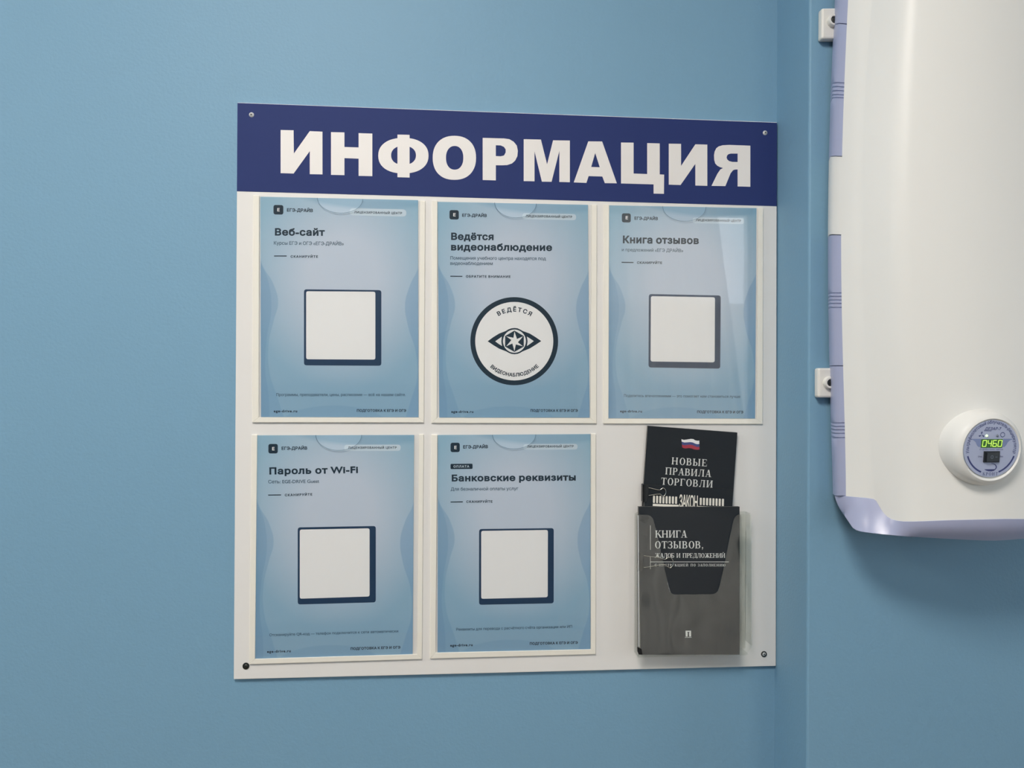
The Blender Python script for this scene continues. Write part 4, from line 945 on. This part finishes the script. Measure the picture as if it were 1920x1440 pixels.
poster('bank', ((821, 815.6), (1107, 813.9), (1107, 1217), (820.4, 1224.4)),
       'pale blue poster headed Банковские реквизиты in the lower middle sheet pocket',
       dict(logo=(844.8, 830.2, 862, 847.8), pill=(981.2, 832.8, 1082.9, 843.4, 988, 1076), badge=(844.8, 869.8, 886, 879.6),
            card=([(898.4, 992), (1038.3, 990.2), (1038.2, 1131.2), (898.2, 1134)], [(902.2, 995.4), (1027.3, 993.6), (1027, 1119.8), (902.2, 1122.8)]),
            dash=[((844.8, 941.4), (867.8, 941))],
            text=[('ЕГЭ-ДРАЙВ', (867.8, 840.8), (915.3, 840.2), 6.2, 't'), ('Банковские реквизиты', (845.5, 902.2), (1080.9, 900.6), 13, 'b'),
                  ('Для безналичной оплаты услуг', (844.8, 920), (972, 918.8), 6.2, 's'), ('СКАНИРУЙТЕ', (874, 942.8), (923.8, 942.4), 4.6, 't'),
                  ('Реквизиты для перевода с расчётного счёта организации или ИП', (855, 1182.6), (1073.3, 1177), 5.2, 's'),
                  ('ege-drive.ru', (843.8, 1212.4), (886.7, 1211.2), 5.2, 't'), ('ПОДГОТОВКА К ЕГЭ И ОГЭ', (992.9, 1209), (1083.6, 1207), 5, 't')]))

# ------------------------------------------------------------------ the brochure pocket and its booklets
YF = -0.0240                                             # front face of the clear pocket
t = 0.0018
def cutout():
    L_ = [(1195, 964.5), (1214, 965.2), (1220, 967), (1224.5, 972), (1227.5, 982), (1240, 1036), (1248, 1072), (1254.5, 1102), (1257, 1109), (1260.5, 1113), (1265, 1114.4)]
    R_ = [(1336, 1113.6), (1341, 1112.4), (1345, 1109), (1348, 1102), (1355, 1072), (1362, 1036), (1372.5, 986), (1375.5, 974), (1379, 968), (1384, 964.4), (1409.5, 965)]
    return L_ + R_
front = cutout() + [(1409, 1214), (1399, 1229.4), (1204, 1229.8), (1196, 1222)]
ZB_, TT = at(1300, 1229, YF).z, -math.tan(math.radians(2.0))     # the front plate leans back a little
fp = [at_tilt(x, y, YF, ZB_, TT) for x, y in front]
bk = [Vector((p.x, p.y + t, p.z)) for p in fp]
n = len(fp)
b = MB().add(fp + bk, [tuple(range(n)), tuple(range(2 * n - 1, n - 1, -1))] + [(i, n + i, n + (i + 1) % n, (i + 1) % n) for i in range(n)])
fl, frr = at_tilt(1195.5, 1000, YF, ZB_, TT).x, at_tilt(1409.5, 1000, YF, ZB_, TT).x
ftop, fbot = at_tilt(1300, 965, YF, ZB_, TT).z, ZB_
def cheek(x0, x1, z0, z1):
    yf = lambda z: YF + t - (z - ZB_) * TT
    v = [(x, y, z) for x in (x0, x1) for y, z in ((yf(z0), z0), (-.0001, z0), (-.0001, z1), (yf(z1), z1))]
    b.add(v, [(0, 1, 2, 3), (7, 6, 5, 4), (0, 4, 5, 1), (1, 5, 6, 2), (2, 6, 7, 3), (3, 7, 4, 0)])
cheek(fl, fl + t, fbot, ftop)
cheek(frr - t, frr, fbot + .011, ftop + .0008)
b.box((fl, YF + t, fbot - t), (frr - .006, -.0001, fbot))              # floor
b.box((fl + t, -.002, fbot), (frr - t, -.0001, ftop + .0015))          # back
bp_ = b.build('brochure_pocket', M['acrylic'], board, bevel=0.0005)
eb = MB().add([at_tilt(x, y, YF - d, ZB_, TT) for d in (.0002, -.0019) for x, y in ((1195.6, 966), (1197.2, 966), (1198.6, 1213), (1197, 1213))], [(0, 1, 2, 3), (7, 6, 5, 4), (0, 4, 5, 1), (1, 5, 6, 2), (2, 6, 7, 3), (3, 7, 4, 0)])
eb.build('painted_edge_glint', M['acrylic_glint'], bp_)  # light bar added along the left edge, painting its bright reflection
MB().prism([(1195, 1213), (1203.6, 1217.5), (1204.6, 1227.6), (1198, 1227.6), (1195.4, 1222)], YF - .0012, YF - .0001).build('corner_pad', M['pad'], bp_, bevel=0.0003)

GROUP_B = 'black booklets in the clear brochure pocket'
def booklet(q, yf, yb, m, label, T=0.0):
    P = lambda x, y, Y: at_tilt(x, y, Y, ZB_, T)
    c = [P(*p, yf) for p in q]
    root = empty('booklet', ((c[2].x + c[3].x) / 2, (yf + yb) / 2, (c[2].z + c[3].z) / 2), label, 'booklet', GROUP_B)
    e = 0.0006
    # covers and pages share the outline of the front, straight back
    def slab(name, y0, y1, mm, inset):
        cc = sum(c, Vector()) / 4
        pts = [cc + (p - cc) * (1 - inset) for p in c]
        b = MB(); n = 4
        f = [Vector((p.x, p.y + y0 - yf, p.z)) for p in pts]; k = [Vector((p.x, p.y + y1 - yf, p.z)) for p in pts]
        b.add(f + k, [(0, 1, 2, 3), (7, 6, 5, 4), (0, 4, 5, 1), (1, 5, 6, 2), (2, 6, 7, 3), (3, 7, 4, 0)])
        return b.build(name, M[mm], root)
    slab('front_cover', yf, yf + e, m, 0.0)
    slab('pages', yf + e, yb - e, 'pages', 0.003)
    slab('back_cover', yb - e, yb, m, 0.0)
    return root

# 1: rules of trade, leaning at the back
Y1 = -0.0068
b1 = booklet(((1214.4, 798.3), (1382.6, 811), (1364, 1085), (1195.5, 1072)), Y1, -0.0026, 'black',
             'tall black booklet titled НОВЫЕ ПРАВИЛА ТОРГОВЛИ under a small flag, leaning at the back of the brochure pocket')
t1 = MB(); f1 = on(Y1 - .00008)
text(t1, 'НОВЫЕ', (1258.9, 870.6), (1326, 874.6), 13.2, f1, face=serif, widen=.85, shear=0)
text(t1, 'ПРАВИЛА', (1247, 889.4), (1333.5, 894.6), 13.2, f1, face=serif, widen=.85)
text(t1, 'ТОРГОВЛИ', (1239, 908.6), (1337, 914.4), 13.2, f1, face=serif, widen=.85)
t1.build('cover_title', M['silver_ink'], b1)
def c7(p): return [(1195 + x / 8.468, 790 + y / 8.468) for x, y in p]
flagm = MB(); flagm.flat(*tri2d([c7([(700, 283), (740, 295), (790, 288), (850, 278), (890, 282), (915, 300), (950, 308), (984, 305), (984, 360), (945, 362), (915, 352), (880, 335), (840, 330), (790, 334), (745, 336), (704, 322)])]), f1)
fo_ = flagm.build('flag_print', M['card'], b1)
fm = MB(); fm.flat(*tri2d([c7([(704, 322), (745, 336), (790, 334), (840, 330), (880, 335), (915, 352), (945, 362), (984, 360), (986, 405), (950, 408), (915, 395), (880, 378), (840, 370), (790, 376), (745, 380), (708, 370)])]), on(Y1 - .00008)); fm.build('flag_blue_band', M['flag_blue'], fo_)
fm = MB(); fm.flat(*tri2d([c7([(708, 370), (745, 380), (790, 376), (840, 370), (880, 378), (915, 395), (950, 408), (986, 405), (986, 448), (950, 452), (900, 445), (860, 430), (820, 424), (770, 430), (735, 426), (712, 412)])]), on(Y1 - .00008)); fm.build('flag_red_band', M['flag_red'], fo_)

# 2: the law booklet in the middle
Y2 = -0.0110
b2 = booklet(((1209, 908.6), (1375, 917.6), (1360.5, 1180), (1199.5, 1168)), Y2, -0.0071, 'black',
             'black booklet printed ЗАКОН between rows of pale bars, behind the front book in the brochure pocket')
t2 = MB(); f2_ = on(Y2 - .00008)
for k in range(8):
    x = 245 + k * 50.2; y = 1178 + k * 2.2
    t2.flat(*tri2d([rrect(c7([(x + 4, y), (x + 36, y + 2), (x + 33, y + 120), (x + 2, y + 116)]), 1.2, 3)]), f2_)
for k in range(8):
    x = 988 + k * 50.2; y = 1212 + k * 2.4
    t2.flat(*tri2d([rrect(c7([(x + 4, y), (x + 36, y + 2), (x + 33, y + 120), (x + 2, y + 116)]), 1.2, 3)]), f2_)
t2.flat(*tri2d([c7([(246, 1308), (660, 1326), (658, 1362), (244, 1344)])]), f2_)
t2.flat(*tri2d([c7([(960, 1344), (1390, 1364), (1388, 1398), (958, 1380)])]), f2_)
text(t2, 'ЗАКОН', (1273, 951.2), (1309, 953.6), 25, f2_, off=22, widen=.42, shear=-.05)
t2.build('cover_title', M['cream_ink'], b2)

# 3: the complaints book in front
Y3 = -0.0216
b3 = booklet(((1197, 950), (1386.8, 950), (1386.8, 1227.6), (1201, 1227.6)), Y3, -0.0172, 'black_gloss',
             'black book titled КНИГА ОТЗЫВОВ standing at the front of the clear brochure pocket', TT)
t3 = MB(); f3 = lambda x, y: at_tilt(x, y, Y3 - .00008, ZB_, TT)
text(t3, 'КНИГА', (1228.3, 1008), (1288.6, 1008), 13.4, f3, face=serif, widen=.85)
text(t3, 'ОТЗЫВОВ,', (1227.6, 1028.2), (1319.7, 1028.2), 13.4, f3, face=serif, widen=.85)
text(t3, 'ЖАЛОБ И ПРЕДЛОЖЕНИЙ', (1227.6, 1045.6), (1360.3, 1045.8), 8.4, f3, face=serif, widen=.85)
text(t3, 'С ИНСТРУКЦИЕЙ ПО ЗАПОЛНЕНИЮ', (1227.6, 1062), (1360.3, 1062), 4.8, f3, face=serif, widen=.85)
t3.flat(*tri2d([[(1219.2, 1053), (1366.5, 1053), (1366.5, 1054), (1219.2, 1054)]]), f3)
t3.flat(*tri2d([[(1219.1, 985), (1219.9, 985), (1219.9, 1031), (1219.1, 1031)]]), f3)
t3.flat(*tri2d([[(1219.1, 1044), (1219.8, 1044), (1219.8, 1067), (1219.1, 1067)]]), f3)
t3.build('cover_title', M['silver_ink'], b3)
em = MB(); em.flat(*tri2d([[(1285.4, 1182.5), (1295.8, 1182.5), (1295.8, 1193.4), (1285.6, 1193.4)]]), f3)
em.flat(*tri2d([[(1284.2, 1194.6), (1296.6, 1194.6), (1296.6, 1195.4), (1284.2, 1195.4)]]), f3)
eo = em.build('publisher_emblem', M['card'], b3)
em = MB(); em.flat(*tri2d([[(1289.2, 1193.4), (1289.6, 1186), (1288.4, 1186), (1288.6, 1184.8), (1292.6, 1184.8), (1292.8, 1186), (1291.8, 1186), (1292.2, 1193.4)]]), lambda x, y: at_tilt(x, y, Y3 - .00016, ZB_, TT)); em.build('emblem_tower', M['black'], eo)

def clip(body_q, yf, yb, wire, label):
    """spring clip: folded enamel body over the spine edge and a bent wire loop lying on the cover"""
    c = [at(*p, yf) for p in body_q]
    root = empty('binder_clip', ((c[0].x + c[2].x) / 2, yf, c[2].z), label, 'binder clip', 'black binder clips on the booklets')
    b = MB(); b.prism(body_q, yf - .0012, yf - .0002)
    x0 = min(p.x for p in c)
    b.box((x0 - .0014, yf - .0012, min(p.z for p in c)), (x0 - .0002, yb + .0012, max(p.z for p in c)))
    b.box((x0 - .0014, yf - .0012, min(p.z for p in c)), (x0 + .0022, yf - .0002, max(p.z for p in c)))
    b.box((x0 - .0014, yb + .0002, min(p.z for p in c)), (x0 + .009, yb + .0012, max(p.z for p in c)))
    b.build('clip_body', M['clip'], root, bevel=0.0003)
    pts = [at(x, y, yf - .0016) for x, y in wire]
    MB().tube(pts, 0.00055, 8).build('wire_handle', M['wire'], root, smooth=60)
def spline(pts, n=5):
    out = []
    P = [Vector(p) for p in pts]
    for i in range(len(P) - 1):
        a, b_, c_, d = P[max(i - 1, 0)], P[i], P[i + 1], P[min(i + 2, len(P) - 1)]
        for k in range(n):
            u = k / n
            q = 0.5 * ((2 * b_) + (c_ - a) * u + (2 * a - 5 * b_ + 4 * c_ - d) * u * u + (3 * b_ - a - 3 * c_ + d) * u ** 3)
            out.append(tuple(q))
    return out + [tuple(P[-1])]
clip([(1208, 908), (1215.5, 908.6), (1217, 914), (1215.5, 934), (1212.5, 941), (1207, 940)], Y2, -0.0038,
     spline([(1216, 914.2), (1222, 915.6), (1230, 917.6), (1237, 918.6), (1240.5, 916.4), (1243.6, 915), (1247, 917.4), (1248.6, 921.6), (1247.8, 926.4), (1244.6, 930), (1241, 929.2), (1238, 926.4), (1230, 926.8), (1222, 928), (1216, 929)]),
     'black binder clip with its wire loop on the tilted booklets above the front book')
clip([(1199.6, 1036), (1206, 1037), (1207, 1042), (1207, 1064), (1206, 1069), (1200, 1070)], Y3 + .0040, -0.0140,
     spline([(1207, 1041.6), (1219, 1043.4), (1232, 1044.8), (1241, 1047), (1247, 1048.6), (1251, 1046.4), (1256.6, 1044.8), (1260.6, 1049), (1262.4, 1054.6), (1260.6, 1060.6), (1256.6, 1064.6), (1252, 1062.6), (1247, 1058.6), (1236, 1059.4), (1219, 1062.4), (1207, 1064)]),
     'black binder clip with its wire loop across the front book titled КНИГА ОТЗЫВОВ')

# ------------------------------------------------------------------ the wall brackets behind the ultraviolet unit
def bracket(q, boss, r, label):
    c = [at(*p, YR - .011) for p in q]
    root = empty('wall_bracket', ((c[0].x + c[1].x) / 2, YR, c[3].z), label, 'wall bracket', 'white brackets at the left edge of the ultraviolet unit')
    MB().prism(q, YR - .011, YR - .0001).build('bracket_plate', M['bracket'], root, bevel=0.0025)
    p = at(*boss, YR - .011)
    mt = Matrix.Translation(p) @ Matrix.Rotation(math.pi / 2, 4, 'X')
    MB().lathe([(r, 0.0), (r * .96, .004), (r * .86, .0055), (r * .6, .0055), (r * .55, .003), (0, .003)], mt, 32).build('screw_boss', M['bracket'], root, smooth=40)
    s = MB().lathe([(r * .54, .0031), (r * .5, .0042), (r * .3, .0046), (0, .0046)], mt, 24).build('screw', M['dark_steel'], root, smooth=50)
    MB().lathe([(r * .2, .0047), (r * .18, .0050), (0, .0050)], mt, 6).build('screw_slot', M['slot'], s)
bracket([(1541, 14.5), (1592, 14), (1592, 72.5), (1540.5, 72.5)], (1561, 40.3), 0.0080, 'white wall bracket near the top of the photo, beside the ultraviolet unit')
bracket([(1533.8, 690), (1586, 690), (1586, 745.5), (1533.8, 745.5)], (1553.8, 717.6), 0.0080, 'white wall bracket lower down, left of the round control panel')

# ------------------------------------------------------------------ the ultraviolet air recirculator
YS = [-240, -160, -80, 0, 45, 100, 160, 295, 430, 560, 660, 760, 860, 930]
TAB = {  # pixel x of the four lengthwise lines at those heights, and their distance from the wall
 'A': ([1582, 1577, 1572.5, 1568, 1566, 1563.5, 1561.5, 1557.2, 1555.6, 1556.2, 1558, 1560.5, 1563, 1565], 0.022),
 'B': ([1604, 1599, 1594.5, 1590, 1588, 1585.5, 1583, 1579, 1577, 1577.8, 1580.3, 1583, 1585, 1586.2], 0.044),
 'C': ([1662, 1653, 1645, 1637, 1633, 1628, 1624, 1620, 1619, 1620, 1624, 1629, 1636, 1641], 0.069),
 'D': ([1724, 1716, 1708, 1702, 1699, 1697, 1695, 1687, 1687, 1690, 1697, 1706, 1711, 1714], 0.108),
}
def smooth_tab(t):
    ys = np.array(YS, float); xs = np.array(t, float)
    cf = np.polyfit(ys, xs, 5)
    return lambda y: float(np.polyval(cf, y))
LINE = {k: (smooth_tab(v[0]), v[1]) for k, v in TAB.items()}
CXP, CU = 1884.0, 0.131
XC = at(CXP, 430, YR - CU).x                              # plane of symmetry
def colpt(name, y):
    f, u = LINE[name]; return at(f(y), y, YR - u)
# cross-section columns as blends of the lines, so that folds get a small radius
def between(a, b_, t, lift=0.0):
    def fn_(y):
        p, q = colpt(a, y), colpt(b_, y)
        X, Y = p.x + (q.x - p.x) * t, p.y + (q.y - p.y) * t - lift
        return Vector((X, Y, z_seen(X, Y, y)))
    return fn_
def centre(t, y):
    p = colpt('D', y)
    x = p.x + (XC - p.x) * t
    yy = p.y + ((YR - CU) - p.y) * (1 - (1 - t) ** 2.2)
    return Vector((x, yy, z_seen(x, yy, y)))
CT = (.05, .11, .18, .26, .38, .52, .72)                  # columns between the two front folds
COLS = [('B', between('B', 'C', 0)), ('b1', between('B', 'C', .33, .0015)), ('b2', between('B', 'C', .66, .0018)),
        ('c', between('B', 'C', .93)), ('C', between('B', 'C', 1.0, .0006))] + \
       [('c%d' % i, between('C', 'D', t_, .0006 + .0026 * t_ * (1 - t_))) for i, t_ in enumerate(CT)] + [('D', between('C', 'D', 1.0))]
FT = (.1, .22, .36, .52, .7, .86, 1.0)
COLS += [('f%d' % i, (lambda t: (lambda y: centre(t, y)))(t)) for i, t in enumerate(FT)]
CUTX = [1560, 1586, 1632, 1641, 1645, 1650, 1656, 1664, 1674, 1686, 1700, 1714, 1780, 1884]
CUTY = [930, 930.5, 934.5, 936.5, 943, 953, 961.5, 969.5, 975, 977.6, 978.2, 978, 975.5, 973]
BOTX = [1583.5, 1590, 1598, 1602, 1610, 1621, 1640, 1665, 1700, 1770, 1840, 1900]
BOTY = [967, 976.5, 988.5, 992.5, 995.5, 997.6, 1000, 1002.6, 1005.6, 1010, 1013.4, 1014.5]
BOTU = [.044, .049, .056, .059, .065, .072, .081, .089, .097, .106, .112, .114]
def seen_x(p):
    v = p - CAM
    return 960 + F_PX * v.dot(RIGHT) / v.dot(FWD)
BOUND, BOT = {}, {}
for k, (nm, fn_) in enumerate(COLS):
    y = 940.0
    for _ in range(4): y = float(np.interp(seen_x(fn_(y)), CUTX, CUTY))
    BOUND[nm] = y
    if nm[0] == 'f':
        X = fn_(BOUND[nm]).x
        u = .097 + (.114 - .097) * (1 - (1 - FT[int(nm[1])]) ** 2)
        yb_ = float(np.interp(seen_x(Vector((X, YR - u, fn_(BOUND[nm]).z))), BOTX, BOTY))
        BOT[nm] = Vector((X, YR - u, z_seen(X, YR - u, yb_)))
    else:
        s_ = k / 12.0                                     # B .. D
        bx = float(np.interp(s_, (0, .10, .2, .3, .4, .55, .75, 1.0), (1583.5, 1589, 1595, 1602, 1611, 1630, 1664, 1707)))
        BOT[nm] = at(bx, float(np.interp(bx, BOTX, BOTY)), YR - float(np.interp(bx, BOTX, BOTU)))
root = empty('ultraviolet_air_recirculator', (XC, YR, at(1880, 1014, YR - .12).z),
             'white ultraviolet air recirculator with lilac trim and round control panel on the right-hand wall', 'air recirculator')
def mirror_cols(grid):
    """grid: list of columns (left to centre) -> full width list"""
    return grid + [[Vector((2 * XC - p.x, p.y, p.z)) for p in c] for c in grid[-2::-1]]
def loft(grid):
    n = len(grid[0]); vs = [p for c in grid for p in c]
    fs = [(i * n + j, i * n + j + 1, (i + 1) * n + j + 1, (i + 1) * n + j) for i in range(len(grid) - 1) for j in range(n - 1)]
    return vs, fs
ZTOP = between('C', 'D', .5)(-200).z
def row_at(fn, z):                                        # pixel row on which a column reaches height z
    lo, hi = -330.0, 200.0
    for _ in range(40):
        m_ = (lo + hi) / 2
        if fn(m_).z > z: lo = m_
        else: hi = m_
    return lo
grid = []
for nm, fn in COLS:
    y0 = row_at(fn, ZTOP)
    grid.append([fn(y0 + (BOUND[nm] - y0) * (k / 48.0)) for k in range(49)])
shell = MB().add(*loft(mirror_cols(grid))).build('front_shell', M['shell'], root, smooth=65)
# lilac end cap: from the cut line down to the rounded lower edge, then back to the wall
cap = []
for nm, fn in COLS:
    p0 = fn(BOUND[nm]) + Vector((0, -.0006, 0))
    q = BOT[nm]
    pe = fn(BOUND[nm]) + Vector((0, .003, .001))
    col = [pe, p0]
    for s_ in (.25, .5, .75, .92, 1.0):
        pt = p0.lerp(q, s_)
        pt.y = p0.y + (q.y - p0.y) * s_ ** 2.0
        col.append(pt)
    v_ = q - CAM; qx, qy = seen_x(q), 720 + F_PX * v_.dot(DOWN) / v_.dot(FWD)
    back = Vector((q.x, YR - .02, q.z + .003)) if nm[0] == 'f' else at(qx + 1.5, qy - 1.5, YR - .02)
    col += [q.lerp(back, .35) + Vector((0, 0, -.001)), back]
    cap.append(col)
A_b = colpt('A', 930); A_e = at(1579.5, 962, YR - .026); Bc = cap[0]
cap_l = [[A_b + Vector((.0015, .001, 0)), A_b.copy()] + [A_b.lerp(A_e, s_) + Vector((-.0012 * math.sin(math.pi * s_), 0, 0)) for s_ in (.25, .5, .75, .92, 1.0)] +
         [A_e.lerp(Bc[-1], .5), Bc[-1] + Vector((.0005, .001, .0005))]]
capo = MB().add(*loft(mirror_cols(cap_l + cap))).build('lower_end_cap', M['lilac'], root, smooth=38)
# upper end cap (above the photo's edge): closes the shell
tc_ = []
for nm, fn in COLS:
    p = fn(row_at(fn, ZTOP)); q = Vector((p.x + (XC - p.x) * .08, p.y + (YR - .02 - p.y) * .45, ZTOP + .035))
    tc_.append([p, p.lerp(q, .35) + Vector((0, -.003, .006)), p.lerp(q, .75) + Vector((0, -.002, .005)), q, Vector((q.x, YR - .006, q.z - .004))])
MB().add(*loft(mirror_cols(tc_))).build('upper_end_cap', M['lilac'], root, smooth=40)

def trim(y0, y1, m, grooves=(), lift=0.0):
    ys = [y0 + .35, y0 + 1.0] + [y for y in np.arange(math.ceil(y0 / 20) * 20 + 20, y1 - 8, 20.0)] + [y1 - 1.0, y1 - .35]
    ins = {ys[0]: .0016, ys[-1]: .0016}
    for g in grooves:
        ys = [y for y in ys if abs(y - g) > 2.4]
        for d, v in ((-1.5, 0), (-.5, .0014), (.5, .0014), (1.5, 0)):
            ys.append(g + d); ins[g + d] = v
    ys = sorted(ys)
    cols = [[], [], [], []]
    for y in ys:
        a, b_ = colpt('A', y), colpt('B', y)
        k = ins.get(y, 0.0) - lift
        mid = a.lerp(b_, .5) + Vector((-.0028, -.0015, 0))
        n = Vector((k, k * .5, 0))
        cols[0].append(Vector((a.x + .006, YR - .006, a.z)))
        cols[1].append(a + n); cols[2].append(mid + n); cols[3].append(b_ + n * .9 + Vector((.0004, 0, 0)))
    mb = MB().add(*loft(cols))
    cols2 = [[Vector((2 * XC - p.x, p.y, p.z)) for p in c] for c in cols]
    return mb, MB().add(*loft(cols2))
SEG = [(-200, 45, 'lilac', ()), (45, 293.5, 'lilac', (156, 163.5, 171, 178.5, 184)), (293.5, 440.5, 'shell', ()),
       (440.5, 686, 'lilac', (550, 556.5, 563, 569.5, 577)), (686, 930, 'lilac', (793.5, 800, 806.5, 813, 821))]
for y0, y1, m, g in SEG:
    nm = 'side_trim' if m == 'lilac' else 'side_catch'
    for mb in trim(y0, y1, m, g, 0.0 if m == 'lilac' else 0.0006):
        mb.build(nm, M[m], root, smooth=50)

# round control pod
DC = at(1860, 839.5, YR - .146)
TILT = Matrix.Rotation(math.radians(1.5), 4, 'Z') @ Matrix.Rotation(math.radians(90 + 5), 4, 'X')
POD = Matrix.Translation(DC) @ TILT                     # local +z out of the panel, +x right, +y up
R = 0.0338
pod = MB().lathe([(R * 1.33, -.040), (R * 1.29, -.026), (R * 1.275, -.016), (R * 1.25, -.0095), (R * 1.19, -.0042), (R * 1.11, -.0012), (R * 1.04, 0), (R * 1.0, -.0006), (R * .985, -.0022), (R * .86, -.003), (R * .7, -.003)],
               POD @ Matrix.Translation((0, -R * .07, 0)), 72)
pod = pod.build('control_pod', M['shell'], root, smooth=50)
def loc(x, y, z=0.0): return POD @ Vector((x * R, y * R, z))
face_o = MB().lathe([(R * .995, -.002), (R * .99, -.0009), (0, -.0009)], POD, 64).build('control_panel', M['panel'], root, smooth=30)
Z1 = -.0008
fn = lambda x, y: loc(x, y, Z1)
ink, tone = MB(), MB()
arc_text(ink, 'Ультрафиолетовый облучатель-рециркулятор', (0, 0), .80, -104, 104, .115, fn, 14, 1.1, shear=.2, yup=True)
text(ink, 'ДЕЗАР-7', (-.29, .585), (.29, .585), .10, fn, 22, 1.0, shear=.25, yup=True)
ink.flat(*tri2d([[(-.30, .55), (-.04, .55), (-.04, .567), (-.30, .567)]]), fn)
text(ink, 'Отработано часов', (-.42, -.085), (.42, -.085), .055, fn, 10, 1.0, yup=True)
text(ink, 'Откл.', (-.46, -.325), (-.30, -.325), .055, fn, 14, .9, yup=True)
text(ink, 'Вкл.', (.33, -.325), (.45, -.325), .055, fn, 14, .9, yup=True)
text(ink, 'КРОНТ', (-.25, -.935), (.29, -.935), .11, fn, face=serif, widen=.8, yup=True)
# little boat-and-sail emblem: bowl and hook
ink.flat(*tri2d([[(-.21, -.725), (.12, -.725), (.2, -.725), (.15, -.775), (.06, -.795), (-.06, -.79), (-.14, -.765)]]), fn)
hk = ell(.02, -.655, .22, .135, 24, 85, -70); hi = ell(.0, -.655, .20, .12, 24, -70, 85)
ink.flat(*tri2d([hk + hi]), fn)
# fan and sun symbols
for k in range(3):
    a = math.radians(90 + 120 * k + 12)
    p = [(-.38 + .02 * math.cos(a + 1.2), .425 + .02 * math.sin(a + 1.2)), (-.38 + .1 * math.cos(a), .425 + .1 * math.sin(a)), (-.38 + .115 * math.cos(a - .5), .425 + .115 * math.sin(a - .5)), (-.38 + .06 * math.cos(a - .55), .425 + .06 * math.sin(a - .55))]
    ink.flat(*tri2d([p]), fn)
tone_ring = [ell(.37, .43, .085, .085, 24), ell(.37, .43, .066, .062, 24)]
ink.flat(*tri2d(tone_ring, evenodd=True), fn)
for sg in (-1, 1):
    w_ = [(sg * .40, .295), (sg * .78, .295), (sg * .78, .285), (sg * .66, .25), (sg * .58, .19), (sg * .52, .08), (sg * .46, .02), (sg * .40, .02)]
    MB().flat(*tri2d([w_]), fn).build('panel_wing_mark', M['panel_tone'], face_o)
    a0, a1 = (199, 249) if sg < 0 else (-19, -69)
    o_ = ell(0, 0, .90, .90, 14, a0, a1); i_ = ell(0, 0, .845, .845, 14, a1, a0)
    ink.flat(*tri2d([o_ + i_]), fn)
ink.build('panel_lettering', M['panel_ink'], face_o)
def pbox(x0, y0, x1, y1, z0, z1):
    v = [loc(x, y, z) for z in (z0, z1) for x, y in ((x0, y0), (x1, y0), (x1, y1), (x0, y1))]
    return v, [(3, 2, 1, 0), (4, 5, 6, 7), (0, 1, 5, 4), (1, 2, 6, 5), (2, 3, 7, 6), (3, 0, 4, 7)]
disp = MB().add(*pbox(-.385, .0, .375, .285, -.0009, -.0004)).build('display', M['screen'], root)
seg = MB()
S7 = {'a': (.02, .19, .13, .212), 'g': (.02, .09, .13, .112), 'd': (.02, -.01, .13, .012), 'f': (0, .105, .024, .205), 'b': (.126, .105, .15, .205), 'e': (0, -.005, .024, .098), 'c': (.126, -.005, .15, .098)}
DG = {'0': 'abcdef', '4': 'fgbc', '6': 'acdefg'}
for k, ch in enumerate('0460'):
    ox = -.355 + k * .184
    for s_ in DG[ch]:
        x0, y0, x1, y1 = S7[s_]; sk = .10
        q = [(ox + x0 + sk * y0, y0 + .042), (ox + x1 + sk * y0, y0 + .042), (ox + x1 + sk * y1, y1 + .042), (ox + x0 + sk * y1, y1 + .042)]
        seg.flat(*tri2d([q]), lambda x, y: loc(x, y, -.0003))
seg.build('lit_digits', M['digit'], disp)
for x, m in ((-.20, 'led'), (.18, 'led_off')):
    mt = POD @ Matrix.Translation((x * R, 0.395 * R, -.0009))
    MB().lathe([(.0015, 0), (.0013, .0008), (.0007, .0013), (0, .0014)], mt, 18).build('indicator_lamp', M[m], root, smooth=60)
sw = MB().add(*pbox(-.27, -.49, .29, -.115, -.0009, .0006)).build('switch_bezel', M['switch'], root, bevel=0.0003)
v, f = pbox(-.21, -.455, .23, -.15, .0006, .0024)
for k in (5, 6): v[k] = v[k] - (POD.to_3x3() @ Vector((0, 0, .0008)))
MB().add(v, f).build('rocker', M['switch'], sw)
mk = MB(); mk.flat(*tri2d([ell(-.03, -.30, .05, .06, 20), ell(-.03, -.30, .03, .04, 20)], evenodd=True), lambda x, y: loc(x, y, .0023))
mk.flat(*tri2d([[(.08, -.31), (.16, -.31), (.16, -.29), (.08, -.29)]]), lambda x, y: loc(x, y, .00255))
mk.build('rocker_mark', M['led_off'], sw)

for o in bpy.data.objects:
    if o.type == 'EMPTY':
        o.empty_display_size = 0.02
